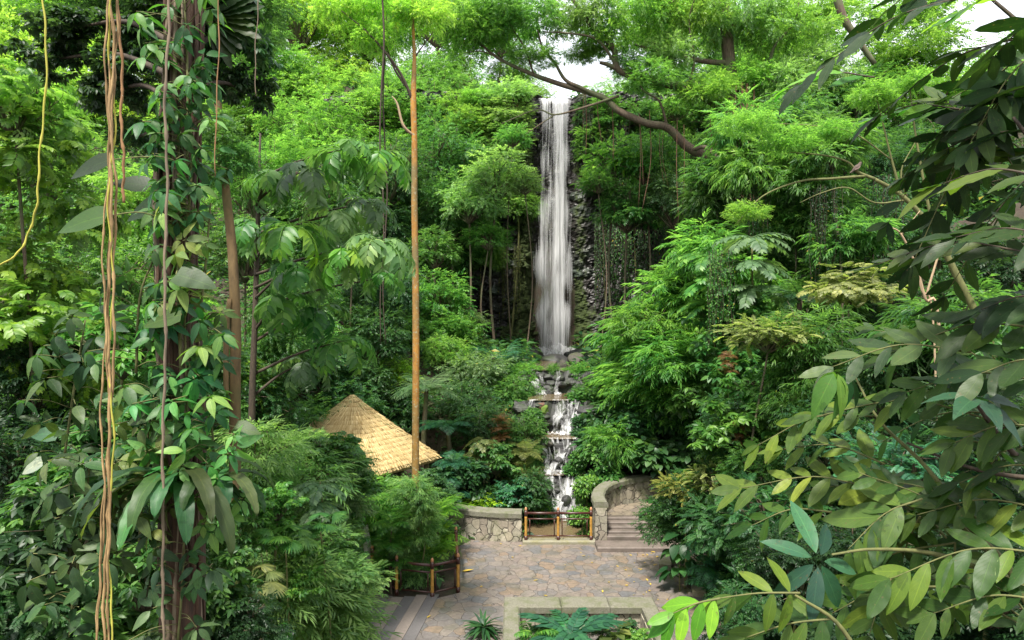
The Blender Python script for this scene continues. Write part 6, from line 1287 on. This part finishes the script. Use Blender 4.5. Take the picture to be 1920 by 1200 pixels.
liana('thread-thin reddish liana right of the vine-clad trunk at the top', [(408, -60, 5.8), (407, 120, 5.8), (407, 330, 5.8)], .005, M_LIANARED, 37, False)
liana('thread-thin brown liana near the dark palm fan', [(484, -60, 6), (482, 60, 6), (480, 180, 6)], .004, M_FIBRE, 38, False)

# --- forked pale branches with the perched bird
pb = W(1860, 640, 13); pb = np.array([pb[0], 13, g1(pb[0], 13)]); e = empty('forked_tree', pb); tag(e, 'slender leaning tree with bare forked yellow-green limbs on the right, bird perched on it', 'tree'); O = -pb
tube_obj('trunk', [pb - (0, 0, .2)] + pxpath([(1862, 680, 13), (1835, 600, 13), (1795, 520, 13), (1748, 430, 13), (1690, 366, 13), (1640, 336, 13)]), [.09, .075, .07, .065, .055, .045, .035], M_STEM, e, 8, .03, O)
for rows, rad, m in [([(1640, 336, 13), (1608, 322, 13), (1590, 304, 13), (1550, 292, 13), (1480, 285, 13)], [.035, .028, .02, .016, .008], M_STEM), ([(1622, 330, 13), (1560, 335, 13), (1500, 340, 13), (1430, 368, 13), (1380, 420, 13)], [.03, .025, .02, .014, .006], M_STEM),
      ([(1690, 366, 13), (1672, 300, 13), (1655, 230, 13), (1640, 170, 13)], [.03, .022, .015, .008], M_STEM), ([(1750, 432, 13), (1730, 330, 13), (1712, 220, 13), (1705, 140, 13)], [.035, .025, .018, .008], M_STEM), ([(1700, 370, 13), (1690, 320, 13), (1720, 260, 13)], [.02, .015, .008], M_STEM),
      ([(1700, 375, 13), (1640, 380, 13), (1590, 352, 13), (1540, 362, 13), (1500, 380, 13)], [.02, .016, .014, .01, .006], M_STEM), ([(1672, 300, 13), (1600, 250, 13), (1520, 235, 13), (1400, 230, 13)], [.018, .014, .01, .005], M_STEM)]:
    tube_obj('limb', pxpath(rows), rad, m, e, 6, .03, O)
for k, (px, py, r) in enumerate([(1480, 270, 60), (1400, 235, 55), (1640, 180, 55), (1710, 160, 50), (1560, 250, 45), (1400, 400, 45)]):
    pr = PROTO['lacy'][k % 2]; c0 = W(px, py, 13) - pb; s = r * 13 / F / pr['R']; child('crown', pr['fol'], e, c0, (0, 0, k * 1.7), (s, s, s), PAL['bright'])
ps = W(1765, 640, 12); ps = np.array([ps[0], 12, g1(ps[0], 12)]); e = empty('pale_stemmed_shrub', ps); tag(e, 'bare pale pinkish stems rising in front of the dark hollow on the right', 'shrub'); O = -ps
for rows, rad in [([(1762, 640, 12), (1735, 560, 12), (1718, 500, 12), (1690, 440, 12), (1668, 425, 12)], [.035, .03, .025, .02, .01]), ([(1752, 640, 12), (1728, 545, 12), (1718, 495, 12)], [.02, .018, .015]), ([(1735, 560, 12), (1765, 460, 12), (1786, 402, 12)], [.022, .018, .008]), ([(1690, 440, 12), (1725, 395, 12)], [.012, .006])]:
    tube_obj('stem', ([ps - (0, 0, .1)] if rows[0][1] == 640 else []) + pxpath(rows), rad, M_PALE, e, 6, .03, O)
bd = W(1608, 321, 12.98); bird = empty('bird', bd); tag(bird, 'small brown bird perched on a bare limb of the forked tree', 'bird')
def bird_mat():
    m, nt, p = mat('bird_plumage'); tc = nd(nt, 'ShaderNodeTexCoord'); s = nd(nt, 'ShaderNodeSeparateXYZ'); nt.links.new(tc.outputs['Object'], s.inputs[0])
    f = mth(nt, 'ADD', mth(nt, 'MULTIPLY', s.outputs[2], 5.0), mth(nt, 'MULTIPLY', s.outputs[0], -6.0)); c = ramp(nt, mth(nt, 'ADD', f, mth(nt, 'MULTIPLY', noise_tex(nt, 40, 3, tc.outputs['Object']), .25)), [(.15, (.17, .125, .105)), (.55, (.085, .06, .05))]).outputs[0]
    nt.links.new(c, p.inputs['Base Color']); p.inputs['Roughness'].default_value = .9; return m
g = Geo(); tube(g, smooth_path([(-.15, 0, -.035), (-.10, 0, .0), (-.065, 0, .035), (-.03, 0, .065), (.012, 0, .095), (.035, 0, .125), (.05, 0, .150), (.066, 0, .158), (.078, 0, .158), (.085, 0, .156)], 5), np.interp(np.linspace(0, 9, 46), range(10), [.010, .016, .032, .044, .042, .030, .026, .021, .008, .003]), 14); bb = g.obj('body', bird_mat(), bird)
g = Geo(); tube(g, [(.080, 0, .157), (.09, 0, .1555), (.1, 0, .152)], [.006, .004, .001], 6); g.obj('beak', M_TWIG, bird)
for s in (-1, 1):
    g = Geo(); leaves(g, tmpl(ov(.22), 6, .3, .1), [[.03, s * .036, .10]], [[-.8, s * .08, -.62]], [[-.25, s * .9, .2]], [.14], [.3]); g.obj('wing', paint('wing_brown', (.12, .08, .065), .8), bird)
    g = Geo(); tube(g, [(-.005, s * .015, .05), (.0, s * .015, .02), (.002, s * .012, .0)], [.006, .004, .004], 5); g.obj('leg', M_PALE, bird)
    g = Geo(); tube(g, [(.064, s * .017, .164), (.064, s * .022, .164)], .004, 6); g.obj('eye', M_TWIG, bird)

# --- fallen leaves on the paving
M_FALLEN = paint('fallen_leaf_yellow', (.55, .38, .05), .6, .4); q = np.random.default_rng(91); FM = []
for k in range(3):
    g = Geo(); leaves(g, tmpl(ov(.2), 5, .2 + .1 * k, -.1), [[0, 0, .01]], [[1, 0, .05]], [[0, .1, 1]], [1.0], [.5]); FM.append(g.mesh('fallen_leaf', M_FALLEN))
spots = [(1020, 1117, 0), (1186, 1117, 0), (1140, 1092, 0), (1180, 1080, 0), (1235, 1125, 0), (1253, 1125, 0), (1195, 1038, 0), (1205, 1041, 0), (1185, 1043, 0), (1140, 1035, 0), (876, 1050, 0), (940, 1020, 0), (978, 1024, 0), (1016, 1021, 0), (1090, 1038, 0), (1225, 1060, 0), (1250, 1075, 0), (1130, 1112, 0), (1000, 1090, 0), (1060, 1060, 0), (1110, 1055, 0), (1215, 1090, 0), (960, 1045, 0), (1160, 1064, 0), (905, 1100, 0), (800, 1160, 0)] + [(1185 + 55 * q.random(), 1034 + 40 * q.random(), 0) for _ in range(16)] + [(1000 + 300 * q.random() ** .6, 1030 + 85 * q.random(), 0) for _ in range(22)]
for k, (px, py, z) in enumerate(spots):
    D = CAMZ * F / (py - 600); o = bpy.data.objects.new('fallen_leaf', FM[k % 3]); COL.objects.link(o); o.location = ((px - 960) / F * D, D, .02); o.rotation_euler = (0, 0, q.uniform(0, 6.28)); s = q.uniform(.06, .15); o.scale = (s,) * 3
    o.color = (1, 1, 1, 1); tag(o, 'small yellow fallen leaf lying on the forecourt flagstones', 'leaf', 'small yellow leaves fallen on the forecourt')
D = CAMZ * F / 473; o = bpy.data.objects.new('fallen_leaf', FM[0]); COL.objects.link(o); o.location = ((866 - 960) / F * D, D, .025); o.rotation_euler = (0, 0, .1); o.scale = (.36, .42, .36); tag(o, 'largest yellow fallen leaf on the paving beside the bent railing', 'leaf')
